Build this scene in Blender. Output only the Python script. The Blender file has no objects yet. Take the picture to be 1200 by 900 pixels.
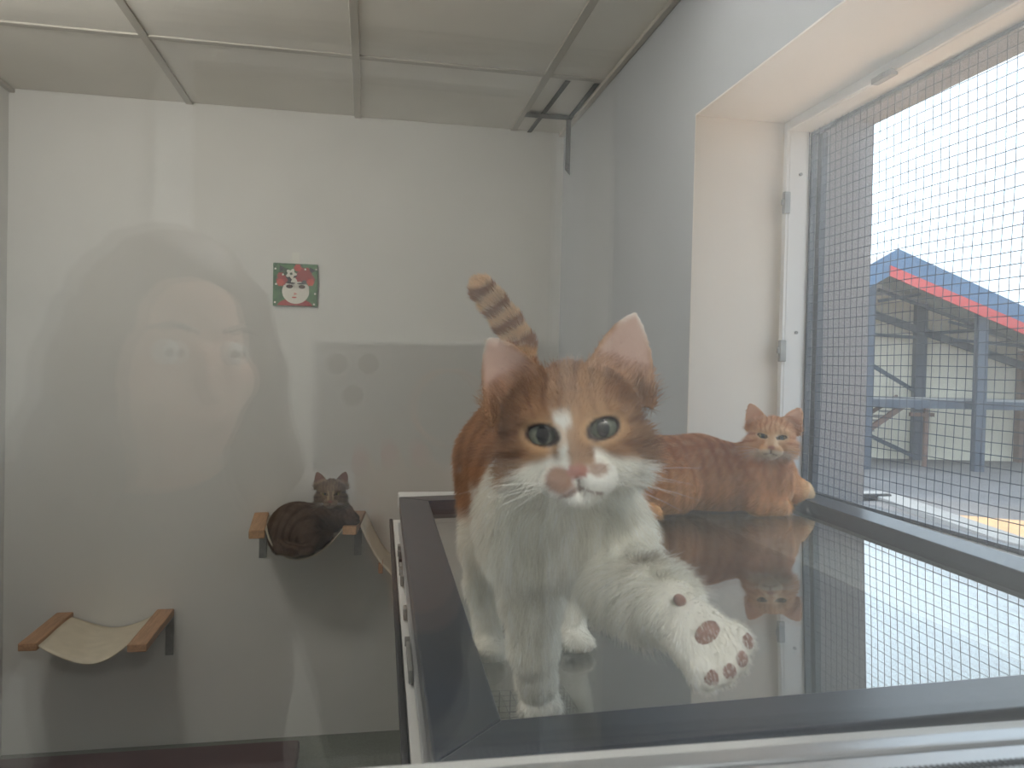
import bpy, bmesh, math, random
import numpy as np
from mathutils import Matrix, Vector

random.seed(7)
rng = np.random.default_rng(7)
scene = bpy.context.scene
COL = scene.collection

# ------------------------------------------------------------------ camera, sky, sun, exposure
YAW, PITCH, ROLL = math.radians(10.7), math.radians(-1.0), math.radians(1.3)
CAMP = Vector((0, 0, 1.413))
fwd = Vector((math.sin(YAW) * math.cos(PITCH), math.cos(YAW) * math.cos(PITCH), math.sin(PITCH)))
r0 = fwd.cross(Vector((0, 0, 1))).normalized()
u0 = r0.cross(fwd)
cr = r0 * math.cos(ROLL) + u0 * math.sin(ROLL)
cu_ = -r0 * math.sin(ROLL) + u0 * math.cos(ROLL)
cam_d = bpy.data.cameras.new('camera')
cam_d.sensor_width = 36.0
cam_d.lens = 27.0
cam_d.clip_start = 0.004
cam_d.clip_end = 300
cam_d.dof.use_dof = True
cam_d.dof.focus_distance = 1.7
cam_d.dof.aperture_fstop = 18.0
cam = bpy.data.objects.new('camera', cam_d)
COL.objects.link(cam)
cam.matrix_world = Matrix(((cr.x, cu_.x, -fwd.x, CAMP.x), (cr.y, cu_.y, -fwd.y, CAMP.y),
                           (cr.z, cu_.z, -fwd.z, CAMP.z), (0, 0, 0, 1)))
scene.camera = cam

world = bpy.data.worlds.new('sky')
scene.world = world
world.use_nodes = True
bg = world.node_tree.nodes['Background']
bg.inputs['Color'].default_value = (0.74, 0.88, 1.0, 1)
bg.inputs['Strength'].default_value = 2.2

sun_d = bpy.data.lights.new('sun', 'SUN')
sun_d.energy = 2.4
sun_d.color = (1.0, 0.86, 0.68)
sun_d.angle = math.radians(2)
sun = bpy.data.objects.new('sun', sun_d)
COL.objects.link(sun)
sun.rotation_euler = (Vector((0.02, 0.72, 0.69))).to_track_quat('Z', 'Y').to_euler()

scene.view_settings.view_transform = 'Standard'
scene.view_settings.look = 'None'
scene.view_settings.exposure = 0.3
scene.view_settings.gamma = 1.0
scene.view_settings.use_curve_mapping = False
try:
    scene.cycles.max_bounces = 14
    scene.cycles.diffuse_bounces = 6
    scene.cycles.transparent_max_bounces = 24
    scene.cycles.glossy_bounces = 6
    scene.cycles.sample_clamp_indirect = 6
    scene.cycles.caustics_reflective = False
    scene.cycles.caustics_refractive = False
except Exception:
    pass


# ------------------------------------------------------------------ helpers
def lin(r, g, b):
    def f(c):
        c /= 255.0
        return c / 12.92 if c <= 0.04045 else ((c + 0.055) / 1.055) ** 2.4
    return (f(r), f(g), f(b))


def mat(name, col, rough=0.6, vary=0.0, scale=20.0, bump=0.0, bscale=None, metal=0.0, spec=0.5, stretch=None, col2=None, detail=4):
    m = bpy.data.materials.new(name)
    m.use_nodes = True
    nt = m.node_tree
    b = nt.nodes['Principled BSDF']
    b.inputs['Base Color'].default_value = (*col, 1)
    b.inputs['Roughness'].default_value = rough
    b.inputs['Metallic'].default_value = metal
    b.inputs['Specular IOR Level'].default_value = spec
    if vary > 0 or bump > 0 or col2:
        tc = nt.nodes.new('ShaderNodeTexCoord')
        mp = nt.nodes.new('ShaderNodeMapping')
        if stretch:
            mp.inputs['Scale'].default_value = stretch
        nt.links.new(tc.outputs['Object'], mp.inputs['Vector'])
        no = nt.nodes.new('ShaderNodeTexNoise')
        no.inputs['Scale'].default_value = scale
        no.inputs['Detail'].default_value = detail
        nt.links.new(mp.outputs['Vector'], no.inputs['Vector'])
        if vary > 0 or col2:
            mx = nt.nodes.new('ShaderNodeMix')
            mx.data_type = 'RGBA'
            c2 = col2 if col2 else tuple(c * (1 - vary) for c in col)
            c1 = col if col2 else tuple(min(1, c * (1 + vary)) for c in col)
            mx.inputs['A'].default_value = (*c1, 1)
            mx.inputs['B'].default_value = (*c2, 1)
            rp = nt.nodes.new('ShaderNodeValToRGB')
            rp.color_ramp.elements[0].position = 0.35
            rp.color_ramp.elements[1].position = 0.65
            nt.links.new(no.outputs['Fac'], rp.inputs['Fac'])
            nt.links.new(rp.outputs['Color'], mx.inputs['Factor'])
            nt.links.new(mx.outputs['Result'], b.inputs['Base Color'])
        if bump > 0:
            n2 = no
            if bscale:
                n2 = nt.nodes.new('ShaderNodeTexNoise')
                n2.inputs['Scale'].default_value = bscale
                n2.inputs['Detail'].default_value = 3
                nt.links.new(mp.outputs['Vector'], n2.inputs['Vector'])
            bp = nt.nodes.new('ShaderNodeBump')
            bp.inputs['Strength'].default_value = bump
            bp.inputs['Distance'].default_value = 0.004
            nt.links.new(n2.outputs['Fac'], bp.inputs['Height'])
            nt.links.new(bp.outputs['Normal'], b.inputs['Normal'])
    return m


def glass_mat(name, tint=(0.985, 0.99, 0.99), f0=0.04):
    """clear sheet glass: Schlick reflection over straight transmission (thin pane, no refraction)"""
    m = bpy.data.materials.new(name)
    m.use_nodes = True
    nt = m.node_tree
    for n in list(nt.nodes):
        nt.nodes.remove(n)
    out = nt.nodes.new('ShaderNodeOutputMaterial')
    tr = nt.nodes.new('ShaderNodeBsdfTransparent')
    tr.inputs['Color'].default_value = (*tint, 1)
    gl = nt.nodes.new('ShaderNodeBsdfGlossy')
    gl.inputs['Roughness'].default_value = 0.0
    lw = nt.nodes.new('ShaderNodeLayerWeight')
    lw.inputs['Blend'].default_value = 0.5
    pw = nt.nodes.new('ShaderNodeMath')
    pw.operation = 'POWER'
    pw.inputs[1].default_value = 2.2
    ma = nt.nodes.new('ShaderNodeMath')
    ma.operation = 'MULTIPLY_ADD'
    ma.inputs[1].default_value = 1 - f0
    ma.inputs[2].default_value = f0
    mx = nt.nodes.new('ShaderNodeMixShader')
    nt.links.new(lw.outputs['Facing'], pw.inputs[0])
    nt.links.new(pw.outputs[0], ma.inputs[0])
    nt.links.new(ma.outputs[0], mx.inputs['Fac'])
    nt.links.new(tr.outputs[0], mx.inputs[1])
    nt.links.new(gl.outputs[0], mx.inputs[2])
    nt.links.new(mx.outputs[0], out.inputs['Surface'])
    return m


def attr_mat(name, rough=0.6, translucent=0.0, attr='col', spec=0.3, grain=0.0, coat=0.0):
    m = bpy.data.materials.new(name)
    m.use_nodes = True
    nt = m.node_tree
    b = nt.nodes['Principled BSDF']
    a = nt.nodes.new('ShaderNodeAttribute')
    a.attribute_name = attr
    b.inputs['Roughness'].default_value = rough
    b.inputs['Specular IOR Level'].default_value = spec
    b.inputs['Coat Weight'].default_value = coat
    b.inputs['Coat Roughness'].default_value = 0.03
    nt.links.new(a.outputs['Color'], b.inputs['Base Color'])
    if translucent > 0:
        out = nt.nodes['Material Output']
        t = nt.nodes.new('ShaderNodeBsdfTranslucent')
        nt.links.new(a.outputs['Color'], t.inputs['Color'])
        mx = nt.nodes.new('ShaderNodeMixShader')
        mx.inputs['Fac'].default_value = translucent
        nt.links.new(b.outputs[0], mx.inputs[1])
        nt.links.new(t.outputs[0], mx.inputs[2])
        nt.links.new(mx.outputs[0], out.inputs['Surface'])
    return m


def tag(o, label=None, cat=None, group=None, kind=None):
    if label:
        o['label'] = label
    if cat:
        o['category'] = cat
    if group:
        o['group'] = group
    if kind:
        o['kind'] = kind
    return o


def thing(name, loc, label=None, cat=None, group=None, kind=None, matrix=None):
    o = bpy.data.objects.new(name, None)
    o.empty_display_size = 0.05
    COL.objects.link(o)
    if matrix is not None:
        o.matrix_basis = matrix
    else:
        o.location = loc
    return tag(o, label, cat, group, kind)


def link(name, me, m, parent=None, local=False):
    """local=False: the mesh is in world metres; local=True: in the parent's own space"""
    o = bpy.data.objects.new(name, me)
    if m is not None:
        me.materials.clear()
        me.materials.append(m)
    COL.objects.link(o)
    if parent is not None:
        o.parent = parent
        if not local and parent.parent is None and parent.type == 'EMPTY':
            o.matrix_parent_inverse = parent.matrix_basis.inverted()
    return o


def new_mesh(name, verts, faces, smooth=False):
    me = bpy.data.meshes.new(name)
    me.from_pydata([tuple(v) for v in verts], [], [tuple(f) for f in faces])
    me.update()
    if smooth:
        me.polygons.foreach_set('use_smooth', [True] * len(me.polygons))
    return me


class MB:
    """collects shapes of ONE part in a bmesh"""
    def __init__(self):
        self.bm = bmesh.new()

    def box(self, lo, hi, bevel=0.0, seg=2):
        b = bmesh.new()
        bmesh.ops.create_cube(b, size=1.0)
        for v in b.verts:
            v.co = Vector([lo[i] + (v.co[i] + 0.5) * (hi[i] - lo[i]) for i in range(3)])
        if bevel > 0:
            bmesh.ops.bevel(b, geom=b.edges[:], offset=bevel, segments=seg, profile=0.6, affect='EDGES')
        self._take(b)
        return self

    def _take(self, b):
        me = bpy.data.meshes.new('tmp')
        b.to_mesh(me)
        b.free()
        self.bm.from_mesh(me)
        bpy.data.meshes.remove(me)

    def prism(self, pts, d):
        """pts: planar polygon (3d), extruded by vector d"""
        b = bmesh.new()
        vs = [b.verts.new(p) for p in pts]
        f = b.faces.new(vs)
        r = bmesh.ops.extrude_face_region(b, geom=[f])
        for v in r['geom']:
            if isinstance(v, bmesh.types.BMVert):
                v.co += Vector(d)
        bmesh.ops.recalc_face_normals(b, faces=b.faces[:])
        self._take(b)
        return self

    def tube(self, pts, rad, seg=8, cap=True):
        pts = [Vector(p) for p in pts]
        n = len(pts)
        rads = rad if isinstance(rad, (list, tuple)) else [rad] * n
        rings = []
        up = Vector((0, 0, 1))
        t0 = (pts[1] - pts[0]).normalized()
        if abs(t0.dot(up)) > 0.9:
            up = Vector((1, 0, 0))
        for i, p in enumerate(pts):
            t = (pts[min(i + 1, n - 1)] - pts[max(i - 1, 0)]).normalized()
            a = t.cross(up).normalized()
            c = t.cross(a).normalized()
            rings.append([self.bm.verts.new(p + (a * math.cos(2 * math.pi * k / seg) + c * math.sin(2 * math.pi * k / seg)) * rads[i]) for k in range(seg)])
        for i in range(n - 1):
            for k in range(seg):
                k2 = (k + 1) % seg
                self.bm.faces.new((rings[i][k], rings[i][k2], rings[i + 1][k2], rings[i + 1][k]))
        if cap:
            self.bm.faces.new(rings[0][::-1])
            self.bm.faces.new(rings[-1])
        return self

    def cyl(self, a, b, r, seg=20):
        return self.tube([a, b], r, seg)

    def ellipsoid(self, c, r, rot=None, u=16, v=10):
        b = bmesh.new()
        bmesh.ops.create_uvsphere(b, u_segments=u, v_segments=v, radius=1.0)
        for w in b.verts:
            p = Vector((w.co.x * r[0], w.co.y * r[1], w.co.z * r[2]))
            if rot is not None:
                p = rot @ p
            w.co = p + Vector(c)
        self._take(b)
        return self

    def build(self, name, m, parent=None, smooth=False, local=False):
        bmesh.ops.recalc_face_normals(self.bm, faces=self.bm.faces[:])
        me = bpy.data.meshes.new(name)
        self.bm.to_mesh(me)
        self.bm.free()
        if smooth:
            me.polygons.foreach_set('use_smooth', [True] * len(me.polygons))
        return link(name, me, m, parent, local)


def struct(o, label=None):
    o['kind'] = 'structure'
    if label:
        o['label'] = label
    return o


# ------------------------------------------------------------------ materials
M_wall = mat('painted_wall', lin(216, 215, 211), 0.75, 0.02, 3, 0.05, 180)
M_wallshade = mat('shade_grey_wall', lin(180, 183, 186), 0.75, 0.02, 3, 0.05, 180)  # greyer than the other walls: the window wall's shade put into its colour
M_reveallit = mat('lit_reveal', lin(238, 230, 218), 0.7, 0.02, 3, 0.05, 180)  # paler, warmer copy of the wall paint, carrying the window light
M_tile = mat('ceiling_board', lin(226, 222, 214), 0.9, 0.02, 6, 0.08, 220)
M_grid = mat('ceiling_bar', lin(186, 181, 172), 0.55)
M_floor = mat('speckled_vinyl', lin(118, 122, 114), 0.5, 0.22, 160)
M_white = mat('white_lacquer', lin(232, 232, 230), 0.3)
M_whitepvc = mat('white_pvc', lin(228, 228, 226), 0.35)
M_slate = mat('slate_pvc', lin(44, 53, 66), 0.28, 0.05, 60, 0.03, 300)
M_gasket = mat('black_gasket', lin(22, 25, 30), 0.5)
M_steel = mat('brushed_steel', lin(150, 150, 150), 0.35, metal=1.0)
M_steeld = mat('galvanised_steel', lin(150, 150, 147), 0.5, 0.1, 40, metal=0.45)
M_alu = mat('aluminium', lin(205, 208, 212), 0.3, metal=0.7)
M_stucco = mat('grey_stucco', lin(138, 138, 142), 0.95, 0.18, 260, 0.8, 300)
M_wire = mat('coated_wire', lin(46, 56, 80), 0.45)
M_glass = glass_mat('clear_glass')
M_sashglass = glass_mat('sash_glass', (0.94, 0.97, 0.965), 0.04)
M_wood = mat('oiled_wood', lin(178, 138, 106), 0.5, 0.16, 9, 0.1, 60, stretch=(14, 1.2, 14))
M_woodL = mat('oiled_wood_light', lin(182, 142, 106), 0.5, 0.14, 9, 0.1, 60, stretch=(14, 1.2, 14))
M_canvas = mat('cream_canvas', lin(214, 204, 184), 0.9, 0.05, 30, 0.3, 500)
M_tape = mat('black_tape', lin(18, 21, 25), 0.6)
M_maroon = mat('maroon_vinyl', lin(84, 58, 60), 0.55, 0.12, 8, 0.1, 120)
M_asphalt = mat('asphalt', lin(112, 110, 112), 0.95, 0.12, 0.7, 0.2, 30)
M_sand = mat('orange_sand', lin(214, 168, 124), 0.95, 0.12, 2)
M_kerb = mat('pale_concrete', lin(150, 150, 150), 0.9, 0.06, 3)
M_cream = mat('cream_sheet', lin(228, 222, 204), 0.8, 0.05, 1.2)
M_blue = mat('blue_fascia', lin(78, 112, 146), 0.5, 0.05, 1)
M_red = mat('red_fascia', lin(206, 74, 74), 0.5, 0.05, 1)
M_steelblue = mat('blue_grey_steel', lin(68, 78, 92), 0.6, 0.06, 2)
M_roof = mat('roof_sheet', lin(176, 170, 168), 0.7, 0.05, 2)
M_soffit = mat('roof_lining', lin(150, 150, 142), 0.8, 0.12, 1.0)
M_rust = mat('brown_steel', lin(118, 92, 84), 0.7, 0.1, 3)
M_dark = mat('black_rubber', lin(26, 27, 30), 0.6)

def lamp_mat(name, col, st):
    m = mat(name, (0.8, 0.8, 0.8), 0.5)
    p = m.node_tree.nodes['Principled BSDF']
    p.inputs['Emission Color'].default_value = (*col, 1)
    p.inputs['Emission Strength'].default_value = st
    return m


M_addlampA = lamp_mat('added_lamp_room', (1.0, 0.96, 0.90), 31.0)
M_addlampB = lamp_mat('added_lamp_corridor', (1.0, 0.97, 0.92), 28.0)

# ------------------------------------------------------------------ room shell
XL, XR, YB, ZC = -1.255, 0.755, 3.0, 2.365
YG = 0.22            # middle of the double glazing between corridor and cat room
YH = -1.9            # corridor end wall
WY0, WY1, WZ0, WZ1 = 0.545, 1.727, 1.085, 2.032      # cat-room window opening

fl = MB().box((XL - 0.2, YH - 0.2, -0.12), (1.22, YB + 0.2, 0.0)).build('floor', M_floor)
struct(fl, 'grey green speckled vinyl floor')
wb = MB().box((XL - 0.2, YB, 0.0), (1.22, YB + 0.2, ZC + 0.3)).build('wall_back', M_wall)
struct(wb, 'plain white back wall with hammocks')


def wall_with_holes(x0, x1, y0, y1, z0, z1, holes):
    """wall slab along Y with rectangular holes (sorted by y)"""
    b = MB()
    y = y0
    for (a, c, zz0, zz1) in holes:
        b.box((x0, y, z0), (x1, a, z1))
        b.box((x0, a, z0), (x1, c, zz0))
        b.box((x0, a, zz1), (x1, c, z1))
        y = c
    b.box((x0, y, z0), (x1, y1, z1))
    return b


CY0, CY1, CZ0, CZ1 = -1.70, -0.10, 0.55, 2.2          # opening for the added corridor window in the left wall
wl = wall_with_holes(XL - 0.2, XL, YH, YB, 0.0, ZC + 0.3, [(CY0, CY1, CZ0, CZ1)]).build('wall_left', M_wall)
struct(wl, 'plain white left wall')
w2 = thing('added_window_2', (XL - 0.1, (CY0 + CY1) / 2, CZ0), 'tall unseen window added to light the corridor from the left', kind='structure')  # out of view, added to bring side light into the corridor
b = MB()
for (a0, a1, c0, c1) in [(CY0, CY0 + 0.05, CZ0, CZ1), (CY1 - 0.05, CY1, CZ0, CZ1), (CY0 + 0.05, CY1 - 0.05, CZ0, CZ0 + 0.05), (CY0 + 0.05, CY1 - 0.05, CZ1 - 0.05, CZ1)]:
    b.box((XL - 0.15, a0, c0), (XL - 0.08, a1, c1), 0.003)
b.build('frame', M_whitepvc, w2)
MB().box((XL - 0.118, CY0 + 0.05, CZ0 + 0.05), (XL - 0.112, CY1 - 0.05, CZ1 - 0.05)).build('pane', M_glass, w2)
wr = wall_with_holes(XR, 1.05, YH, YB, 0.0, ZC + 0.3, [(WY0, WY1, WZ0, WZ1)]).build('wall_right', M_wallshade)
struct(wr, 'right wall greyed to stand for its shade around the deep window reveal')
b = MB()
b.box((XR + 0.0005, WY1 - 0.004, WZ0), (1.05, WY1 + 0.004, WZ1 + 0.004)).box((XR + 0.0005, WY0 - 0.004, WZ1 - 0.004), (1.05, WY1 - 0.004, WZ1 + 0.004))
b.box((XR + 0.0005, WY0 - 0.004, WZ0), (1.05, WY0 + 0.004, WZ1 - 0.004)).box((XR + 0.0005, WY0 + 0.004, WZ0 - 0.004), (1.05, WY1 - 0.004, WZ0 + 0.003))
b.build('lit_reveal_skin', M_reveallit, wr)  # thin pale skin so the reveal looks lit against the greyed wall
wx = wall_with_holes(1.05, 1.222, YH - 0.2, YB + 0.2, -1.9, ZC + 0.5,
                     [(WY0 - 0.02, WY1 - 0.012, WZ0 + 0.02, WZ1 + 0.012)]).build('wall_exterior', M_stucco)
struct(wx, 'rough grey stucco outer wall beside the window')
wh = MB().box((XL - 0.2, YH - 0.2, 0.0), (1.22, YH, ZC + 0.3)).build('wall_corridor', M_wall)
struct(wh, 'white corridor wall behind the viewer')

# ceiling: grid bars with separate boards
cl = MB().box((XL - 0.2, YH - 0.2, ZC + 0.02), (1.22, YB + 0.2, ZC + 0.3)).build('ceiling', M_tile)
struct(cl, 'suspended ceiling of pale boards in a grid')
gx = [XL, -0.657, -0.053, 0.55, XR]
ADDED_LAMPS = {(2, 6): (M_addlampB, 'square light panel added unseen to the corridor ceiling')}  # unseen panel added to brighten the corridor and its reflection
gy = [YB, 2.42, 1.82, 1.22, 0.62, 0.02, -0.58, -1.18, -1.78, YH]
for i in range(len(gx) - 1):
    for j in range(len(gy) - 1):
        if (i, j) in ADDED_LAMPS:
            continue
        MB().box((gx[i] + 0.003, gy[j + 1] + 0.003, ZC - 0.001 + 0.001 * ((i * 3 + j) % 2)), (gx[i + 1] - 0.003, gy[j] - 0.003, ZC + 0.019), 0.002, 1).build('ceiling_tile', M_tile, cl)
for x in gx[1:-1]:
    MB().box((x - 0.0125, YH, ZC - 0.006), (x + 0.0125, YB, ZC + 0.001), 0.0015, 1).build('grid_bar', M_grid, cl)
for y in gy[1:-1]:
    MB().box((XL, y - 0.0125, ZC - 0.0055), (XR, y + 0.0125, ZC + 0.001), 0.0015, 1).build('grid_bar', M_grid, cl)
for (i, j), (m_l, lb) in ADDED_LAMPS.items():
    x0, x1, y0, y1 = gx[i] + 0.014, gx[i + 1] - 0.014, gy[j + 1] + 0.014, gy[j] - 0.014
    lp = thing('added_ceiling_light', ((x0 + x1) / 2, (y0 + y1) / 2, ZC), lb, 'added light')
    b = MB()
    b.box((x0, y0, ZC - 0.008), (x1, y0 + 0.02, ZC + 0.018), 0.002, 1)
    b.box((x0, y1 - 0.02, ZC - 0.008), (x1, y1, ZC + 0.018), 0.002, 1)
    b.box((x0, y0 + 0.02, ZC - 0.008), (x0 + 0.02, y1 - 0.02, ZC + 0.018), 0.002, 1)
    b.box((x1 - 0.02, y0 + 0.02, ZC - 0.008), (x1, y1 - 0.02, ZC + 0.018), 0.002, 1)
    b.build('frame', M_white, lp)
    MB().box((x0 + 0.02, y0 + 0.02, ZC - 0.002), (x1 - 0.02, y1 - 0.02, ZC + 0.018)).build('diffuser', m_l, lp)
gl = thing('added_globe_lamp', (-0.88, 1.62, ZC), 'unseen globe lamp added to brighten the cat room', 'added light')  # out-of-view lamp added to raise the room's brightness
MB().cyl((-0.88, 1.62, ZC - 0.03), (-0.88, 1.62, ZC - 0.0005), 0.055, 28).build('base', M_white, gl, True)
MB().ellipsoid((-0.88, 1.62, ZC - 0.135), (0.11, 0.11, 0.11), None, 28, 18).build('globe', M_addlampA, gl, True)
t1 = MB().box((XR - 0.02, YH, ZC - 0.016), (XR - 0.0005, YB, ZC - 0.002), 0.002, 1).build('trim_1', M_grid)
struct(t1, 'grey ceiling edge trim along the window wall')
t2 = MB().box((XL + 0.0005, YH, ZC - 0.016), (XL + 0.02, YB, ZC - 0.002), 0.002, 1).build('trim_2', M_grid)
struct(t2, 'grey ceiling edge trim along the left wall')

# ------------------------------------------------------------------ cat-room window (fixed frame, strikers, wire mesh)
w1 = thing('window_1', (1.0, 1.13, WZ0), 'white window frame with wire mesh in the deep reveal', kind='structure')
FB = 0.03    # visible frame face
b = MB()
for (a0, a1, c0, c1) in [(WY1 - FB, WY1, WZ0, WZ1), (WY0, WY0 + FB, WZ0, WZ1)]:
    b.box((0.985, a0, c0), (1.05, a1, c1), 0.003, 2)
b.box((0.985, WY0 + FB, WZ1 - FB), (1.05, WY1 - FB, WZ1), 0.003, 2)
b.box((1.0, WY0 + FB, WZ0), (1.05, WY1 - FB, WZ0 + 0.05), 0.003, 2)
b.build('frame', M_whitepvc, w1)
# raised lip that runs round the frame
b = MB()
b.box((0.979, WY1 - FB + 0.001, WZ0 + 0.05), (0.986, WY1 - FB + 0.006, WZ1 - FB + 0.001), 0.001, 1)
b.box((0.979, WY0 + FB, WZ1 - FB + 0.001), (0.986, WY1 - FB + 0.006, WZ1 - FB + 0.006), 0.001, 1)
b.build('frame_lip', M_white, w1)


def striker(y, z, vertical=True):
    b = MB()
    if vertical:
        b.box((0.972, y - 0.004, z - 0.026), (0.988, y + 0.008, z + 0.026), 0.002, 2)
        b.box((0.968, y - 0.001, z - 0.006), (0.974, y + 0.006, z + 0.008), 0.001, 1)
    else:
        b.box((0.972, y - 0.03, z - 0.008), (0.988, y + 0.03, z + 0.004), 0.002, 2)
        b.box((0.968, y - 0.012, z - 0.005), (0.974, y + 0.004, z + 0.003), 0.001, 1)
    b.build('striker_plate', M_steeld, w1)


striker(1.695, 1.83)
striker(1.695, 1.475)
striker(1.35, 2.004, False)
striker(0.9, 2.004, False)
for (y, z) in [(1.6965, 1.52), (1.6965, 1.9), (1.6965, 1.25)]:
    MB().cyl((1.015, y + 0.002, z), (1.015, y - 0.003, z), 0.004, 10).build('screw_cap', M_steeld, w1)
# dark border the mesh is stapled to
MY0, MY1, MZ0, MZ1 = WY0 + FB, WY1 - FB, WZ0 + 0.05, WZ1 - FB
b = MB()
b.box((1.04, MY1 - 0.008, MZ0), (1.052, MY1, MZ1))
b.box((1.04, MY0, MZ0), (1.052, MY0 + 0.008, MZ1))
b.box((1.04, MY0 + 0.008, MZ0), (1.052, MY1 - 0.008, MZ0 + 0.008))
b.box((1.04, MY0 + 0.008, MZ1 - 0.008), (1.052, MY1 - 0.008, MZ1))
b.box((1.06, MY1 - 0.016, MZ0), (1.075, MY1 + 0.002, MZ1))
b.build('mesh_border', M_slate, w1)
SP = 0.0212
b = MB()
XM = 1.038


def wob(y, z):
    return (0.0035 * math.sin(3.1 * y + 2.3 * z) + 0.002 * math.sin(9 * y - 5 * z),
            0.0018 * math.sin(7 * z + 4 * y) + 0.0012 * math.sin(17 * z),
            0.0018 * math.sin(6 * y + 3 * z) + 0.0012 * math.sin(15 * y + 1.0))


ny = int((MY1 - MY0) / SP)
nz = int((MZ1 - MZ0) / SP)
for i in range(ny + 1):
    y = MY1 - 0.004 - i * SP
    if y < MY0:
        break
    pts = []
    for k in range(13):
        z = MZ0 + (MZ1 - MZ0) * k / 12
        w = wob(y, z)
        pts.append((XM + w[0], y + w[1], z))
    b.tube(pts, 0.00082, 4, False)
for j in range(nz + 1):
    z = MZ0 + 0.008 + j * SP
    if z > MZ1:
        break
    pts = []
    for k in range(15):
        y = MY0 + (MY1 - MY0) * k / 14
        w = wob(y, z)
        pts.append((XM + 0.001 + w[0], y, z + w[2]))
    b.tube(pts, 0.00082, 4, False)
wm = b.build('wire_grid', M_wire, w1)
wm['kind'] = 'stuff'
wm['label'] = 'dark square wire mesh'

# corridor door with wide casing (seen mirrored in the glazing)
d1 = thing('door_1', (0.1, YH, 0), 'white corridor door with wide casing', kind='structure')
DX0, DX1, DZ = -0.50, 0.555, 2.262
b = MB()
b.box((DX0 - 0.1, YH, 0), (DX0, YH + 0.035, DZ + 0.1), 0.004)
b.box((DX1, YH, 0), (DX1 + 0.1, YH + 0.035, DZ + 0.1), 0.004)
b.box((DX0, YH, DZ), (DX1, YH + 0.035, DZ + 0.1), 0.004)
b.build('casing', M_white, d1)
M_door = mat('door_leaf_paint', lin(196, 194, 188), 0.5)
MB().box((DX0 + 0.004, YH + 0.001, 0.005), (DX1 - 0.004, YH + 0.012, DZ - 0.004), 0.003).build('door_leaf', M_door, d1)
MB().tube([(0.47, YH + 0.012, 1.05), (0.47, YH + 0.06, 1.05), (0.36, YH + 0.06, 1.05)], 0.009, 10).build('handle', M_steel, d1, True)

# ------------------------------------------------------------------ observation window between corridor and cat room
GX0, GX1, GZ0, GZ1 = -0.75, 0.5, 1.247, 1.86
b = MB()
y0, y1 = 0.15, 0.312
b.box((XL, y0, 0), (XR, y1, GZ0 - 0.03))
b.box((XL, y0, GZ1), (XR, y1, ZC))  # unseen upper part, brought down low to block corridor panel light
b.box((XL, y0, GZ0 - 0.03), (GX0, y1, GZ1))
b.box((GX1, y0, GZ0 - 0.03), (XR, y1, GZ1))
wf = b.build('wall_front', M_wall)
struct(wf, 'partition wall below the observation glazing')
w3 = thing('window_3', (0, YG, GZ0 - 0.03), 'double glazed observation window towards the corridor', kind='structure')
b = MB()
b.box((GX0, 0.185, GZ0 - 0.03), (GX1, 0.300, GZ0), 0.002)
b.box((GX0, 0.185, GZ1 - 0.05), (GX1, 0.300, GZ1), 0.002)
b.box((GX0, 0.185, GZ0), (GX0 + 0.05, 0.300, GZ1 - 0.05), 0.002)
b.box((GX1 - 0.05, 0.185, GZ0), (GX1, 0.300, GZ1 - 0.05), 0.002)
b.build('frame', M_slate, w3)
MB().box((GX0, 0.3005, GZ0 - 0.03), (GX1, 0.314, GZ0 + 0.001), 0.003, 3).build('sill_lip', M_alu, w3)
MB().box((GX0, 0.3145, GZ0 - 0.05), (GX1, 0.346, GZ0 - 0.012), 0.003).build('sill_board', M_whitepvc, w3)
MB().box((GX0 + 0.05, 0.2385, GZ0 + 0.0005), (GX1 - 0.05, 0.246, GZ0 + 0.016), 0.002).build('gasket', M_gasket, w3)
MB().box((GX0 + 0.05, 0.204, GZ0 + 0.0005), (GX1 - 0.05, 0.2115, GZ0 + 0.0355), 0.002).build('gasket', M_gasket, w3)
SPZ = GZ0 + 0.037
sp = MB().box((GX0 + 0.05, 0.2170, GZ0 + 0.0005), (GX1 - 0.05, 0.2330, SPZ), 0.001, 1).build('spacer_bar', M_alu, w3)
b = MB()
for i in range(300):
    x = 0.0 + i * 0.0022
    if x > 0.40:
        break
    b.box((x, 0.2195, SPZ + 0.0001), (x + 0.0010, 0.2235, SPZ + 0.0005))
o = b.build('spacer_holes', M_gasket, sp)
o['kind'] = 'stuff'
for (a, c) in [(0.2125, 0.2163), (0.2337, 0.2375)]:
    MB().box((GX0 + 0.04, a, GZ0 + 0.0005), (GX1 - 0.04, c, GZ1 - 0.04)).build('pane', M_glass, w3)

# ------------------------------------------------------------------ opened window sash lying flat like a table
psi, tb, tcy = -0.0179, 0.0325, 0.0106
SW, SL, RL, BV = 0.9208, 1.1542, 0.062, 0.020
ex = Vector((math.cos(psi), math.sin(psi), tb)).normalized()
ey = Vector((-math.sin(psi), math.cos(psi), tcy))
ey = (ey - ex * ex.dot(ey)).normalized()
en = ex.cross(ey)
SO = Vector((0.0756, 1.7345, 1.1241))
SM = Matrix(((ex.x, ey.x, en.x, SO.x), (ex.y, ey.y, en.y, SO.y), (ex.z, ey.z, en.z, SO.z), (0, 0, 0, 1)))
sash = thing('window_sash', None, 'slate framed window sash folded down flat like a glass table under the cats', 'window sash', matrix=SM)


def glass_z(x, y):
    p = SO - en * BV
    return p.z - (en.x * (x - p.x) + en.y * (y - p.y)) / en.z


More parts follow.
